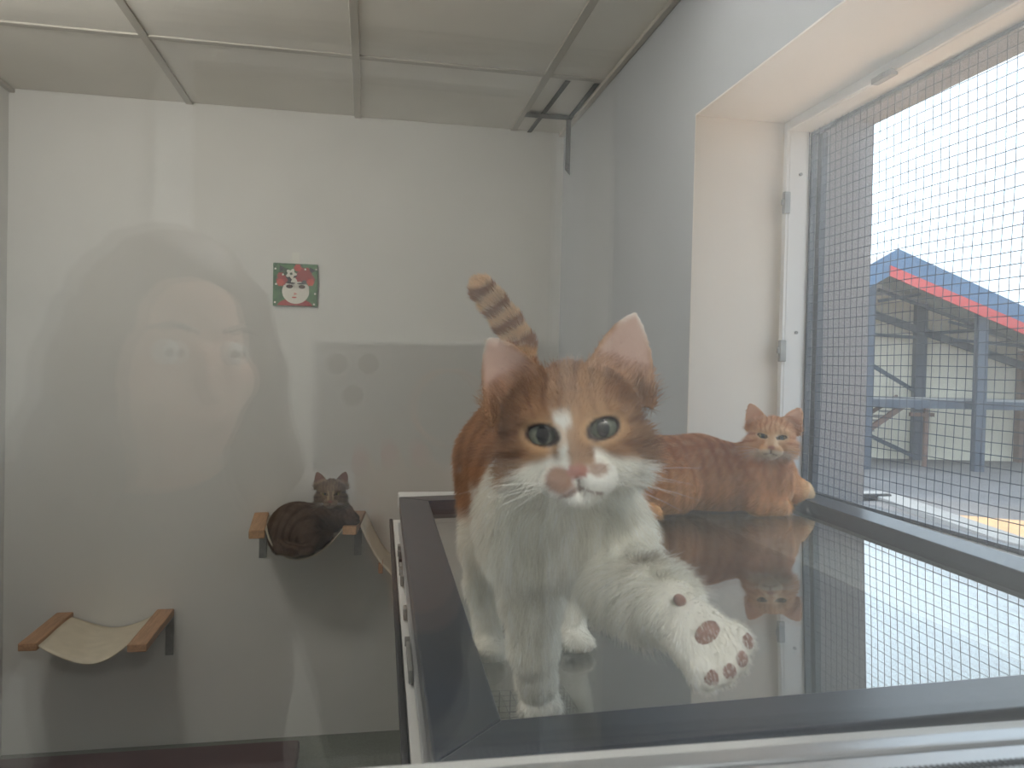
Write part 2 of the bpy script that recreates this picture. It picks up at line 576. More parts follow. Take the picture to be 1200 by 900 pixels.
def rail(p0, p1, q0, q1, inner):
    """sash rail with mitred top face (outer p0-p1, inner q0-q1, both at n=0), bevel down to the glass"""
    def P(a, n):
        return (a[0], a[1], n)
    iv = inner
    top = [P(p0, 0), P(p1, 0), P(q1, 0), P(q0, 0)]
    w0 = (q0[0] + iv[0] * 0.004 + 0, q0[1] + iv[1] * 0.004)
    w1_ = (q1[0] + iv[0] * 0.004, q1[1] + iv[1] * 0.004)
    v = [P(p0, 0), P(p1, 0), P(q1, 0), P(q0, 0), P(w1_, -BV), P(w0, -BV), P(w1_, -0.03), P(w0, -0.03), P(p0, -0.03), P(p1, -0.03)]
    f = [(0, 1, 2, 3), (3, 2, 4, 5), (5, 4, 6, 7), (0, 8, 9, 1), (8, 7, 6, 9), (0, 3, 5, 7, 8), (1, 9, 6, 4, 2)]
    b = MB()
    me = new_mesh('t', v, f)
    b.bm.from_mesh(me)
    bpy.data.meshes.remove(me)
    bmesh.ops.recalc_face_normals(b.bm, faces=b.bm.faces[:])
    ed = [e for e in b.bm.edges if abs(e.verts[0].co.z) < 1e-6 and abs(e.verts[1].co.z) < 1e-6]
    bmesh.ops.bevel(b.bm, geom=ed, offset=0.0022, segments=2, profile=0.5, affect='EDGES')
    return b.build('rail', M_slate, sash, local=True)


A_, B_, C_, D_ = (0, 0), (SW, 0), (SW, -SL), (0, -SL)
a_, b_, c_, d_ = (RL, -RL), (SW - RL, -RL), (SW - RL, -SL + RL), (RL, -SL + RL)
rail(A_, B_, a_, b_, (0, -1))
rail(B_, C_, b_, c_, (-1, 0))
rail(C_, D_, c_, d_, (0, 1))
rail(D_, A_, d_, a_, (1, 0))
for n0 in (-BV - 0.006,):
    MB().box((RL - 0.012, -SL + RL - 0.012, n0), (SW - RL + 0.012, -RL + 0.012, n0 + 0.006)).build('glass_pane', M_sashglass, sash, local=True)
# white body and overlapping flange under the slate cover
FO = 0.014
b = MB()
for (x0, x1, ya, yb) in [(-FO, RL - 0.013, -SL, 0.0), (SW - RL + 0.013, SW, -SL, 0.0), (RL - 0.013, SW - RL + 0.013, -RL + 0.013, 0.0), (RL - 0.013, SW - RL + 0.013, -SL, -SL + RL - 0.013)]:
    b.box((x0 if x0 >= 0 else 0.004, ya + 0.003, -0.052), (x1, yb - 0.003, -0.0305), 0.001, 1)
b.build('sash_body', M_whitepvc, sash, local=True)
b = MB()
b.box((-FO, -SL - 0.01, -0.062), (RL - 0.013, 0.004, -0.0525), 0.0015, 2)
b.box((SW - RL + 0.013, -SL - 0.01, -0.062), (SW - 0.004, 0.004, -0.0525), 0.0015, 2)
b.box((RL - 0.013, -RL + 0.013, -0.062), (SW - RL + 0.013, 0.004, -0.0525), 0.0015, 2)
b.box((RL - 0.013, -SL - 0.01, -0.062), (SW - RL + 0.013, -SL + RL - 0.013, -0.0525), 0.0015, 2)
b.build('flange', M_whitepvc, sash, local=True)
MB().box((-FO - 0.008, -SL - 0.012, -0.066), (-FO - 0.0005, 0.008, -0.050), 0.002, 2).build('seal', M_gasket, sash, local=True)
# locking gear along the outer edge
g = MB().box((-0.0045, -SL + 0.04, -0.047), (0.0035, -0.1, -0.037), 0.0008, 1).build('lock_rail', M_alu, sash, local=True)
for (v, L) in [(-0.30, 0.02), (-0.36, 0.05), (-0.43, 0.03), (-0.50, 0.02), (-0.66, 0.02), (-0.80, 0.09)]:
    MB().box((-0.010, v - L, -0.050), (-0.0046, v, -0.034), 0.0015, 2).build('lock_cam', M_steeld if L != 0.05 else M_gasket, sash, local=True)
for v in (-0.34, -0.46, -0.78):
    MB().cyl((-0.011, v, -0.042), (-0.0046, v, -0.042), 0.006, 12).build('roller', M_steel, sash, local=True)

# white wall shelf behind the sash
sh = thing('wall_shelf', (0.755, 1.92, 1.06), 'white board shelf on the window wall behind the flat sash', 'shelf')
MB().box((0.085, 1.775, 1.052), (XR - 0.001, 2.02, 1.09), 0.004, 2).build('board', M_white, sh)
for y in (1.83, 1.97):
    MB().box((0.45, y - 0.012, 1.034), (XR - 0.001, y + 0.012, 1.0515)).box((XR - 0.022, y - 0.012, 0.80), (XR - 0.001, y + 0.012, 1.034)).build('bracket', M_steeld, sh)

# wire crate on the floor under the sash
cr_ = thing('wire_crate', (0.59, 2.55, 0), 'small wire crate on the floor seen through the sash glass', 'crate')
cx0, cx1, cy0, cy1, cz = 0.45, 0.73, 2.40, 2.70, 0.26
b = MB()
for k in range(8):
    x = cx0 + (cx1 - cx0) * k / 7
    b.tube([(x, cy0, 0.006), (x, cy0, cz), (x, cy1, cz), (x, cy1, 0.006)], 0.002, 5)
for k in range(8):
    y = cy0 + (cy1 - cy0) * k / 7
    b.tube([(cx0, y, 0.006), (cx0, y, cz), (cx1, y, cz), (cx1, y, 0.006)], 0.002, 5)
for z in (0.006, 0.1, 0.18):
    b.tube([(cx0, cy0, z), (cx1, cy0, z), (cx1, cy1, z), (cx0, cy1, z), (cx0, cy0, z)], 0.002, 5)
b.build('wire_cage', M_wire, cr_)['kind'] = 'stuff'
MB().box((cx0 + 0.004, cy0 + 0.004, 0.0005), (cx1 - 0.004, cy1 - 0.004, 0.012), 0.003).build('tray', M_dark, cr_)

# ------------------------------------------------------------------ wall hammocks
def slat(name, c0, c1, w, th, m, parent):
    """board from wall point c0 to front point c1 (top centre line), width w, thickness th"""
    c0, c1 = Vector(c0), Vector(c1)
    d = (c1 - c0).normalized()
    s = d.cross(Vector((0, 0, 1))).normalized() * (w / 2)
    up = s.cross(d).normalized()
    if up.z < 0:
        up = -up
    b = MB()
    b.prism([c0 - s, c0 + s, c1 + s, c1 - s], -up * th)
    bmesh.ops.bevel(b.bm, geom=b.bm.edges[:], offset=0.003, segments=2, profile=0.5, affect='EDGES')
    return b.build(name, m, parent)


def cloth_grid(fn, nu, nv, th, name, m, parent):
    P = [[Vector(fn(i / nu, j / nv)) for j in range(nv + 1)] for i in range(nu + 1)]
    v, f = [], []
    for side in (0, 1):
        for i in range(nu + 1):
            for j in range(nv + 1):
                du = P[min(i + 1, nu)][j] - P[max(i - 1, 0)][j]
                dv = P[i][min(j + 1, nv)] - P[i][max(j - 1, 0)]
                n = du.cross(dv).normalized()
                v.append(P[i][j] + n * (th / 2 if side else -th / 2))
    N = (nu + 1) * (nv + 1)
    def id_(s, i, j):
        return s * N + i * (nv + 1) + j
    for i in range(nu):
        for j in range(nv):
            f.append((id_(1, i, j), id_(1, i + 1, j), id_(1, i + 1, j + 1), id_(1, i, j + 1)))
            f.append((id_(0, i, j), id_(0, i, j + 1), id_(0, i + 1, j + 1), id_(0, i + 1, j)))
    for i in range(nu):
        f.append((id_(0, i, 0), id_(0, i + 1, 0), id_(1, i + 1, 0), id_(1, i, 0)))
        f.append((id_(0, i, nv), id_(1, i, nv), id_(1, i + 1, nv), id_(0, i + 1, nv)))
    for j in range(nv):
        f.append((id_(0, 0, j), id_(1, 0, j), id_(1, 0, j + 1), id_(0, 0, j + 1)))
        f.append((id_(0, nu, j), id_(0, nu, j + 1), id_(1, nu, j + 1), id_(1, nu, j)))
    return link(name, new_mesh(name, v, f, True), m, parent)


def lbracket(x, ztop, drop, parent, reach=0.22):
    b = MB()
    b.box((x - 0.014, YB - 0.006, ztop - drop), (x + 0.014, YB - 0.0005, ztop), 0.001, 1)
    b.box((x - 0.014, YB - reach, ztop - 0.005), (x + 0.014, YB - 0.006, ztop), 0.001, 1)
    o = b.build('bracket', M_steeld, parent)
    for dz in (0.03, 0.075):
        MB().cyl((x, YB - 0.006, ztop - drop + dz - 0.015), (x, YB - 0.009, ztop - drop + dz - 0.015), 0.005, 10).build('screw', M_steel, o)
    return o


hmA = thing('cat_hammock', (-0.88, YB, 0.4), 'empty cream canvas wall hammock between two wooden slats', 'hammock')
slat('slat', (-1.052, YB - 0.001, 0.507), (-1.055, 2.69, 0.503), 0.056, 0.026, M_wood, hmA)
slat('slat', (-0.712, YB - 0.001, 0.507), (-0.716, 2.65, 0.499), 0.060, 0.026, M_wood, hmA)
lbracket(-1.045, 0.4805, 0.13, hmA)
lbracket(-0.697, 0.4805, 0.145, hmA)


def hamA(u, v):
    x0, x1 = -1.026, -0.744
    x = x0 + (x1 - x0) * u
    y = 2.985 + (2.70 - 2.985) * v
    sag = 4 * u * (1 - u)
    skew = 1 + 0.35 * (u - 0.5)
    ripple = 0.002 * math.sin(10 * u + 5 * v)
    return (x, y - 0.012 * sag * (v - 0.3), 0.493 - (0.044 + 0.020 * v) * sag * skew - 0.006 * math.sin(v * math.pi) * sag + ripple)


cloth_grid(hamA, 22, 14, 0.004, 'canvas', M_canvas, hmA)

hmB = thing('cat_hammock', (-0.2, YB, 0.7), 'cream canvas wall hammock holding the curled tabby cat', 'hammock')
slat('slat', (-0.379, YB - 0.001, 0.860), (-0.358, 2.71, 0.852), 0.052, 0.030, M_woodL, hmB)
slat('slat', (-0.018, YB - 0.001, 0.862), (-0.050, 2.72, 0.858), 0.048, 0.030, M_woodL, hmB)
lbracket(-0.372, 0.8285, 0.14, hmB, 0.2)
lbracket(-0.022, 0.8305, 0.14, hmB, 0.2)


def hamB(u, v):
    x0 = -0.350 + 0.018 * v
    x1 = -0.046 - 0.026 * v
    x = x0 + (x1 - x0) * u
    y = 2.985 + (2.735 - 2.985) * v
    w = u ** 0.8
    sag = 4 * w * (1 - w)
    return (x, y, 0.850 - 0.108 * sag ** 0.9 if sag > 0 else 0.850)


cloth_grid(hamB, 26, 12, 0.004, 'canvas', M_canvas, hmB)

rp_ = thing('cat_ramp', (0.06, YB, 0.5), 'cream canvas ramp with wooden rung leading down beside the tabby hammock', 'ramp')


def ramp(u, v):
    x = 0.008 + 0.40 * u
    y = 2.985 + (2.74 - 2.985) * v
    return (x - 0.02 * v * (1 - u), y, 0.856 - 0.76 * u * 0.9 - 0.02 * math.sin(math.pi * min(1, u * 4)) * (u < 0.25))


cloth_grid(ramp, 24, 6, 0.004, 'canvas', M_canvas, rp_)
slat('rung', (0.070, YB - 0.001, 0.722), (0.060, 2.74, 0.720), 0.016, 0.036, M_wood, rp_)
slat('rung', (0.41, YB - 0.001, 0.172), (0.405, 2.74, 0.172), 0.05, 0.03, M_wood, rp_)

# ------------------------------------------------------------------ little painting on the wall
pt = thing('wall_painting', (-0.271, YB, 1.636), 'small green square painting of a white cat wearing flowers on back wall', 'painting')
PX0, PX1, PZ0, PZ1 = -0.351, -0.190, 1.637, 1.795
M_pgreen = mat('paint_green', lin(74, 118, 74), 0.6, col2=lin(48, 84, 56), scale=40)
MB().box((PX0, YB - 0.014, PZ0), (PX1, YB - 0.0005, PZ1), 0.001, 1).build('panel', M_pgreen, pt)


def blob(name, cx, cz, rx, rz, m, layer, parent, n=22, wav=0.0, k=5, ph=0.0, zcut=None):
    """flat daub of paint on the panel, coordinates in panel units 0..1"""
    y = YB - 0.0141 - 0.00035 * layer
    pts = []
    for i in range(n):
        a = 2 * math.pi * i / n
        r = 1 + wav * math.cos(k * a + ph)
        px = min(0.995, max(0.005, cx + rx * r * math.cos(a)))
        pz = min(0.995, max(0.005, cz + rz * r * math.sin(a)))
        pts.append((PX0 + (PX1 - PX0) * px, y, PZ0 + (PZ1 - PZ0) * pz))
    return MB().prism(pts, (0, 0.0003, 0)).build(name, m, parent)


def pm(n, c):
    return mat('paint_' + n, lin(*c), 0.6)


P_w, P_k, P_r, P_r2, P_p, P_br, P_gd = pm('white', (222, 218, 206)), pm('black', (34, 36, 44)), pm('red', (150, 44, 44)), pm('orange_red', (186, 70, 56)), pm('pink', (206, 142, 132)), pm('brown', (110, 72, 52)), pm('leaf', (50, 72, 48))
panel = pt.children[0] if pt.children else pt
blob('shoulders', 0.5, -0.02, 0.40, 0.20, P_r, 1, pt)
blob('ear_patch', 0.20, 0.87, 0.11, 0.09, P_k, 1, pt, 3, ph=0)
blob('ear_patch', 0.86, 0.85, 0.09, 0.10, P_k, 1, pt, 3)
blob('head_shape', 0.51, 0.34, 0.305, 0.29, P_w, 2, pt, 30)
blob('hair_patch', 0.50, 0.585, 0.28, 0.14, P_k, 3, pt, 26)
blob('forehead', 0.52, 0.55, 0.12, 0.12, P_w, 4, pt)
blob('cheek', 0.36, 0.44, 0.13, 0.10, P_w, 4, pt)
blob('cheek', 0.68, 0.43, 0.13, 0.10, P_w, 4, pt)
blob('brow', 0.40, 0.535, 0.10, 0.018, P_k, 5, pt)
blob('brow', 0.64, 0.53, 0.10, 0.018, P_k, 5, pt)
for cx in (0.37, 0.65):
    blob('painted_eye', cx, 0.455, 0.075, 0.045, P_k, 5, pt)
    blob('painted_iris', cx, 0.455, 0.045, 0.032, P_br, 6, pt)
    blob('painted_pupil', cx, 0.455, 0.014, 0.028, P_k, 7, pt)
blob('painted_nose', 0.50, 0.285, 0.055, 0.04, P_p, 5, pt, 3, ph=0)
blob('painted_mouth', 0.48, 0.20, 0.055, 0.018, P_r2, 5, pt)
for (cx, cz, r, m, l) in [(0.20, 0.60, 0.12, P_r, 4), (0.17, 0.70, 0.08, P_r, 5), (0.70, 0.76, 0.16, P_r, 4), (0.60, 0.66, 0.09, P_r, 5), (0.84, 0.64, 0.10, P_r, 5),
                          (0.84, 0.57, 0.085, P_r2, 6), (0.17, 0.54, 0.085, P_r2, 6), (0.55, 0.90, 0.085, P_r2, 5), (0.28, 0.80, 0.09, P_gd, 3), (0.62, 0.95, 0.05, P_gd, 4)]:
    blob('flower', cx, cz, r, r, m, l, pt, 25, 0.12, 6)
blob('white_flower', 0.405, 0.755, 0.105, 0.105, P_w, 7, pt, 30, 0.25, 5, 0.5)
blob('flower_centre', 0.405, 0.755, 0.03, 0.03, P_gd, 8, pt)
for (cx, cz) in [(0.05, 0.86), (0.05, 0.07), (0.93, 0.05), (0.72, 0.87), (0.22, 0.73), (0.97, 0.88), (0.07, 0.5), (0.95, 0.3)]:
    blob('paint_dot', cx, cz, 0.024, 0.024, P_w, 8, pt, 8)
M_clear = mat('clear_tape', lin(222, 222, 214), 0.3)
MB().box((-0.286, YB - 0.0022, 1.794), (-0.257, YB - 0.0005, 1.838), 0.0003, 1).build('hanging_tape', M_clear, pt)
MB().cyl((-0.270, YB - 0.006, 1.802), (-0.270, YB - 0.003, 1.802), 0.005, 12).build('hanging_ring', M_clear, pt)

# ------------------------------------------------------------------ black tape on the ceiling corner
def tape(pts, d, label):
    tag(MB().prism(pts, d).build('tape_strip', M_tape), label, 'tape', 'black tape strips in the ceiling corner')


zt = ZC - 0.0062
def strip(p, q, w, label):
    p, q = Vector(p), Vector(q)
    s = (q - p).normalized().cross(Vector((0, 0, 1))) * (w / 2)
    n = 8
    b = MB()
    L = [(p + (q - p) * (i / n) + Vector((0, 0, 0)), 0.0) for i in range(n + 1)]
    b.prism([tuple(p - s), tuple(p + s * 0.9), tuple(q + s), tuple(q - s * 0.8)], (0, 0, -0.0012))
    tag(b.build('tape_strip', M_tape), label, 'tape', 'black tape strips in the ceiling corner')


strip((0.624, 2.44, zt), (0.612, 2.998, zt), 0.019, 'longer black tape strip running towards back wall on corner ceiling board')
strip((0.722, 2.44, zt), (0.722, 2.80, zt), 0.019, 'short black tape strip beside the window wall ceiling trim')
strip((0.556, 2.79, zt - 0.0013), (0.734, 2.79, zt - 0.0013), 0.052, 'black tape strip crossing the two others on corner ceiling board')
b = MB()
b.prism([(0.713, 2.80, zt - 0.001), (0.731, 2.80, zt - 0.001), (0.731, 2.80, 2.148), (0.712, 2.80, 2.168)], (0, 0.0012, 0))
tag(b.build('tape_strip', M_tape), 'black tape strip hanging straight down from the ceiling corner', 'tape', 'black tape strips in the ceiling corner')

# ------------------------------------------------------------------ maroon mat on the floor
mt = thing('floor_mat', (-0.7, 2.6, 0), 'dark maroon padded mat lying on the floor along the back wall', 'mat')
MB().box((-1.22, 2.25, 0.0), (-0.215, 2.875, 0.05), 0.016, 4).build('cushion', M_maroon, mt, True)
b = MB()
pp = [(-1.21, 2.26), (-0.225, 2.26), (-0.225, 2.865), (-1.21, 2.865), (-1.21, 2.26)]
b.tube([(x, y, 0.046) for x, y in pp], 0.004, 6)
b.build('piping', M_maroon, mt, True)

# ------------------------------------------------------------------ outside: yard and shed
yd = MB().box((-60, -40, -2.1), (70, 90, -1.9)).build('ground', M_asphalt)
struct(yd, 'grey asphalt yard')
struct(MB().prism([(1.225, -12, -1.899), (11.9, -12, -1.899), (11.9, 22, -1.899), (1.225, 22, -1.899)], (0, 0, 0.02)).build('ground_bounce', M_sand), 'unseen orange apron added to bounce warm light into the reveal')  # hidden below the sill, added as a warm reflector for the reveal
struct(MB().prism([(12.3, 11.8, -1.899), (12.95, 11.6, -1.899), (14.6, 19.4, -1.899), (13.9, 19.6, -1.899)], (0, 0, 0.12)).build('trim_3', M_kerb), 'pale concrete kerb across the yard')
struct(MB().prism([(12.95, 11.6, -1.897), (16.5, 11.4, -1.897), (15.6, 15.4, -1.897), (13.9, 16.6, -1.897)], (0, 0, 0.03)).build('ground_patch', M_sand), 'orange sandy strip by the kerb')
ws = thing('wheel_stop', (14.0, 18.9, -1.9), 'black wheel stop lying on the yard by the kerb', 'wheel stop')
MB().box((13.0, 18.6, -1.9), (14.15, 19.1, -1.72), 0.06, 3).build('block', M_dark, ws)
MB().box((13.0, 18.62, -1.719), (14.0, 18.98, -1.70), 0.005).build('pale_top', M_kerb, ws)

SHM = Matrix.Rotation(-YAW, 4, 'Z')
SHM.translation = (SHM @ Vector((16, 28, 0))) + Vector((0, 0, -1.9))
shed = thing('open_shed', None, 'steel framed shed with blue and red gable fascia across the yard', 'shed', matrix=SHM)


def S(x, y, z):
    return (x - 16, y - 28, z + 1.9)


def sbox(name, x0, x1, y0, y1, z0, z1, m, par=shed, bev=0.0):
    return MB().box(S(x0, y0, z0), S(x1, y1, z1), bev, 1).build(name, m, par, local=True)


def sbeam(name, p, q, w, m, dep=0.12):
    """flat bar between two facade points, w wide"""
    p, q = Vector(S(*p)), Vector(S(*q))
    d = (q - p).normalized()
    s = Vector((-d.z, 0, d.x)).normalized() * (w / 2)
    return MB().prism([p - s, p + s, q + s, q - s], (0, dep, 0)).build(name, m, shed, local=True)


AX, AZ = 13.83, 6.03
slR, slL = -0.428, -0.60
XRr = 24.0
def roofz(x):
    return AZ + slR * (x - AX) if x >= AX else AZ + slL * (AX - x)


for (xa, xb) in [(AX, XRr), (8.0, AX)]:
    n = 7
    for i in range(n):
        p0 = xa + (xb - xa) * i / n
        p1 = xa + (xb - xa) * (i + 1) / n
        MB().prism([S(p0, 27.9, roofz(p0)), S(p1, 27.9, roofz(p1)), S(p1, 44, roofz(p1)), S(p0, 44, roofz(p0))], (0, 0, 0.06 + 0.015 * (i % 2))).build('roof_sheet', M_roof, shed, local=True)
    MB().prism([S(xa, 28.2, roofz(xa) - 0.1), S(xb, 28.2, roofz(xb) - 0.1), S(xb, 32, roofz(xb) - 0.1), S(xa, 32, roofz(xa) - 0.1)], (0, 0, 0.04)).build('soffit', M_soffit, shed, local=True)
MB().prism([S(AX, 27.8, AZ + 0.1), S(XRr, 27.8, roofz(XRr) + 0.1), S(XRr, 27.8, roofz(XRr) - 0.62), S(AX, 27.8, AZ - 0.62)], (0, 0.12, 0)).build('fascia', M_blue, shed, local=True)
MB().prism([S(8, 27.8, roofz(8) + 0.1), S(AX, 27.8, AZ + 0.1), S(AX, 27.8, AZ - 0.72), S(8, 27.8, roofz(8) - 0.72)], (0, 0.12, 0)).build('fascia', M_blue, shed, local=True)
MB().prism([S(AX - 0.3, 27.72, AZ - 0.52), S(XRr, 27.72, roofz(XRr) - 0.38), S(XRr, 27.72, roofz(XRr) - 0.80), S(AX - 0.3, 27.72, AZ - 0.90)], (0, 0.07, 0)).build('red_band', M_red, shed, local=True)
# back wall: sheets
k32 = 32 / 28
for i in range(9):
    x0 = 10.5 + i * 1.75
    x1 = x0 + 1.73
    MB().prism([S(x0, 32, -1.9), S(x1, 32, -1.9), S(x1, 32, min(roofz(x1), 5) - 0.12), S(x0, 32, min(roofz(x0), 5) - 0.12)], (0, 0.1 + 0.02 * (i % 2), 0)).build('wall_sheet', M_cream, shed, local=True)
# front columns and beams
for (x, w) in [(12.98, 0.40), (17.14, 0.36), (22.0, 0.36)]:
    sbox('column', x - w / 2, x + w / 2, 28.0, 28.3, -1.9, roofz(x) - 0.3, M_steelblue)
for (x, w, m) in [(14.72 * k32, 0.42, M_steelblue), (18.5 * k32, 0.42, M_rust)]:
    sbox('column', x - w / 2, x + w / 2, 31.6, 31.95, -1.9, roofz(x) - 0.2, m)
sbeam('rafter', (12.9, 31.5, 4.65), (22.0, 31.5, 1.75), 0.30, M_steelblue)
sbeam('rafter', (12.9, 28.35, 4.35), (11.0, 28.35, 3.4), 0.22, M_steelblue)
for (p, q, w) in [((13.1, 28.1, 2.25), (14.7, 31.6, 3.4), 0.14), ((13.1, 28.1, 1.95), (16.6, 31.6, 0.95), 0.14), ((13.1, 31.5, 3.3), (16.5, 31.5, 3.15), 0.12),
                  ((16.9, 31.5, 3.3), (21.5, 31.5, 3.75), 0.14), ((17.2, 30.0, 3.0), (22, 30, 2.7), 0.12), ((14.2, 30.0, 4.9), (19.5, 30, 3.1), 0.12),
                  ((14.0, 29.5, 4.4), (15.6, 29.5, 4.7), 0.12), ((16.9, 29.8, 3.7), (19.0, 29.8, 3.2), 0.1), ((13.3, 31.4, -0.3), (16.6, 31.4, -1.75), 0.16)]:
    sbeam('brace', p, q, w, M_steelblue)
# gallery
sbox('gallery_deck', 11.0, 24, 28.6, 30.0, 0.62, 0.74, M_kerb)
sbox('gallery_beam', 11.0, 24, 28.5, 28.6, 0.36, 0.66, M_steelblue)
for i in range(9):
    t = i / 8
    sbox('stair_tread', 13.0 + 1.75 * t, 13.35 + 1.75 * t, 29.1, 29.9, -0.95 + 1.45 * t, -0.89 + 1.45 * t, M_kerb)
sbeam('stair_stringer', (12.6, 29.0, -1.2), (15.1, 29.0, 0.62), 0.2, M_rust)
sbeam('stair_stringer', (12.6, 30.0, -0.85), (15.1, 30.0, 0.75), 0.14, M_rust)
sbox('post', 15.75, 15.88, 29.2, 29.35, -1.9, 0.4, M_rust)
sbox('post_cap', 15.2, 16.1, 29.2, 29.35, 0.02, 0.16, M_rust)


# ------------------------------------------------------------------ organic bodies: signed distance fields turned into one skin
V3 = lambda *a: np.array(a, np.float32)


class Field:
    def __init__(self, lo, hi, h):
        self.lo = np.array(lo, np.float64)
        self.h = h
        self.n = [int(math.ceil((hi[i] - lo[i]) / h)) + 1 for i in range(3)]
        self.F = np.full(self.n, 0.5, np.float32)

    def op(self, lo, hi, fn, k=0.01, mode='add'):
        i0 = [max(0, int((lo[a] - self.lo[a]) / self.h)) for a in range(3)]
        i1 = [min(self.n[a], int((hi[a] - self.lo[a]) / self.h) + 2) for a in range(3)]
        if any(i1[a] <= i0[a] for a in range(3)):
            return
        ax = [(self.lo[a] + np.arange(i0[a], i1[a]) * self.h).astype(np.float32) for a in range(3)]
        P = np.stack(np.meshgrid(*ax, indexing='ij'), -1)
        d = fn(P).astype(np.float32)
        sl = tuple(slice(i0[a], i1[a]) for a in range(3))
        f = self.F[sl]
        if mode == 'add':
            h = np.clip(0.5 + 0.5 * (f - d) / k, 0, 1)
            self.F[sl] = f + (d - f) * h - k * h * (1 - h)
        else:
            d = -d
            h = np.clip(0.5 + 0.5 * (d - f) / k, 0, 1)
            self.F[sl] = f + (d - f) * h + k * h * (1 - h)

    def cone(self, a, b, ra, rb, k=0.012):
        a, b = np.array(a, np.float32), np.array(b, np.float32)
        m = max(ra, rb) + 2.5 * k + 4 * self.h
        ab = b - a
        L = max(float(ab @ ab), 1e-9)

        def fn(P):
            t = np.clip(((P - a) @ ab) / L, 0, 1)
            return np.linalg.norm(P - a - t[..., None] * ab, axis=-1) - (ra + (rb - ra) * t)
        self.op(np.minimum(a, b) - m, np.maximum(a, b) + m, fn, k)

    def chain(self, pts, rads, k=0.012):
        for i in range(len(pts) - 1):
            self.cone(pts[i], pts[i + 1], rads[i], rads[i + 1], k)

    def ell(self, c, r, k=0.012, A=None, mode='add'):
        """ellipsoid; A: 3x3 whose columns are its axes"""
        c, r = np.array(c, np.float32), np.array(r, np.float32)
        m = float(r.max()) + 2.5 * k + 4 * self.h

        def fn(P):
            q = P - c
            if A is not None:
                q = q @ A.astype(np.float32)
            k0 = np.linalg.norm(q / r, axis=-1)
            k1 = np.linalg.norm(q / (r * r), axis=-1)
            return k0 * (k0 - 1) / np.maximum(k1, 1e-6)
        self.op(c - m, c + m, fn, k, mode)

    def mesh(self, smooth=1):
        F, h, lo = self.F, self.h, self.lo
        F = np.pad(F, 1, constant_values=0.5)
        lo = lo - h
        s = F < 0
        cnt = np.zeros([n - 1 for n in F.shape], np.int8)
        for dx in (0, 1):
            for dy in (0, 1):
                for dz in (0, 1):
                    cnt += s[dx:dx + cnt.shape[0], dy:dy + cnt.shape[1], dz:dz + cnt.shape[2]]
        act = np.argwhere((cnt > 0) & (cnt < 8))
        idx = np.full(cnt.shape, -1, np.int32)
        idx[act[:, 0], act[:, 1], act[:, 2]] = np.arange(len(act))
        acc = np.zeros((len(act), 3))
        w = np.zeros(len(act))
        cs = [(x, y, z) for x in (0, 1) for y in (0, 1) for z in (0, 1)]
        for a in cs:
            for ax in range(3):
                if a[ax]:
                    continue
                b = list(a)
                b[ax] = 1
                fa = F[act[:, 0] + a[0], act[:, 1] + a[1], act[:, 2] + a[2]]
                fb = F[act[:, 0] + b[0], act[:, 1] + b[1], act[:, 2] + b[2]]
                m = (fa < 0) != (fb < 0)
                t = np.where(m, fa / np.where(m, fa - fb, 1), 0)
                p = np.array(a, float)[None, :] + np.zeros((len(act), 3))
                p[:, ax] += t
                acc[m] += p[m]
                w[m] += 1
        V = (act + acc / w[:, None]) * h + lo
        faces = []
        for ax in range(3):
            sa = [slice(None)] * 3
            sb = [slice(None)] * 3
            sa[ax] = slice(0, -1)
            sb[ax] = slice(1, None)
            A, B = s[tuple(sa)], s[tuple(sb)]
            e = np.argwhere(A != B)
            u, v = (ax + 1) % 3, (ax + 2) % 3
            e = e[(e[:, u] > 0) & (e[:, v] > 0)]
            e = e[(e[:, u] < cnt.shape[u]) & (e[:, v] < cnt.shape[v])]
            ins = A[e[:, 0], e[:, 1], e[:, 2]]

            def cell(du, dv):
                c = e.copy()
                c[:, u] += du
                c[:, v] += dv
                return idx[c[:, 0], c[:, 1], c[:, 2]]
            q = np.stack([cell(-1, -1), cell(0, -1), cell(0, 0), cell(-1, 0)], 1)
            q[~ins] = q[~ins][:, ::-1]
            faces.append(q)
        Q = np.concatenate(faces)
        Q = Q[(Q >= 0).all(1)]
        for _ in range(smooth):
            S_ = np.zeros_like(V)
            n_ = np.zeros(len(V))
            for a, b in ((0, 1), (1, 2), (2, 3), (3, 0)):
                np.add.at(S_, Q[:, a], V[Q[:, b]])
                np.add.at(S_, Q[:, b], V[Q[:, a]])
                np.add.at(n_, Q[:, a], 1)
                np.add.at(n_, Q[:, b], 1)
            V = V * 0.5 + 0.5 * S_ / np.maximum(n_, 1)[:, None]
        return V, Q


def vert_normals(V, Q):
    n = np.cross(V[Q[:, 2]] - V[Q[:, 0]], V[Q[:, 3]] - V[Q[:, 1]])
    N = np.zeros_like(V)
    for k in range(4):
        np.add.at(N, Q[:, k], n)
    return N / np.maximum(np.linalg.norm(N, axis=1), 1e-12)[:, None], np.linalg.norm(n, axis=1) / 2


def np_mesh(name, V, Q, cols=None):
    me = bpy.data.meshes.new(name)
    me.vertices.add(len(V))
    me.vertices.foreach_set('co', V.astype(np.float32).ravel())
    me.loops.add(len(Q) * 4)
    me.loops.foreach_set('vertex_index', Q.astype(np.int32).ravel())
    me.polygons.add(len(Q))
    me.polygons.foreach_set('loop_start', np.arange(0, len(Q) * 4, 4, dtype=np.int32))
    me.polygons.foreach_set('use_smooth', np.ones(len(Q), bool))
    me.update(calc_edges=True)
    if cols is not None:
        a = me.color_attributes.new('col', 'FLOAT_COLOR', 'POINT')
        a.data.foreach_set('color', np.concatenate([cols, np.ones((len(cols), 1))], 1).astype(np.float32).ravel())
    return me


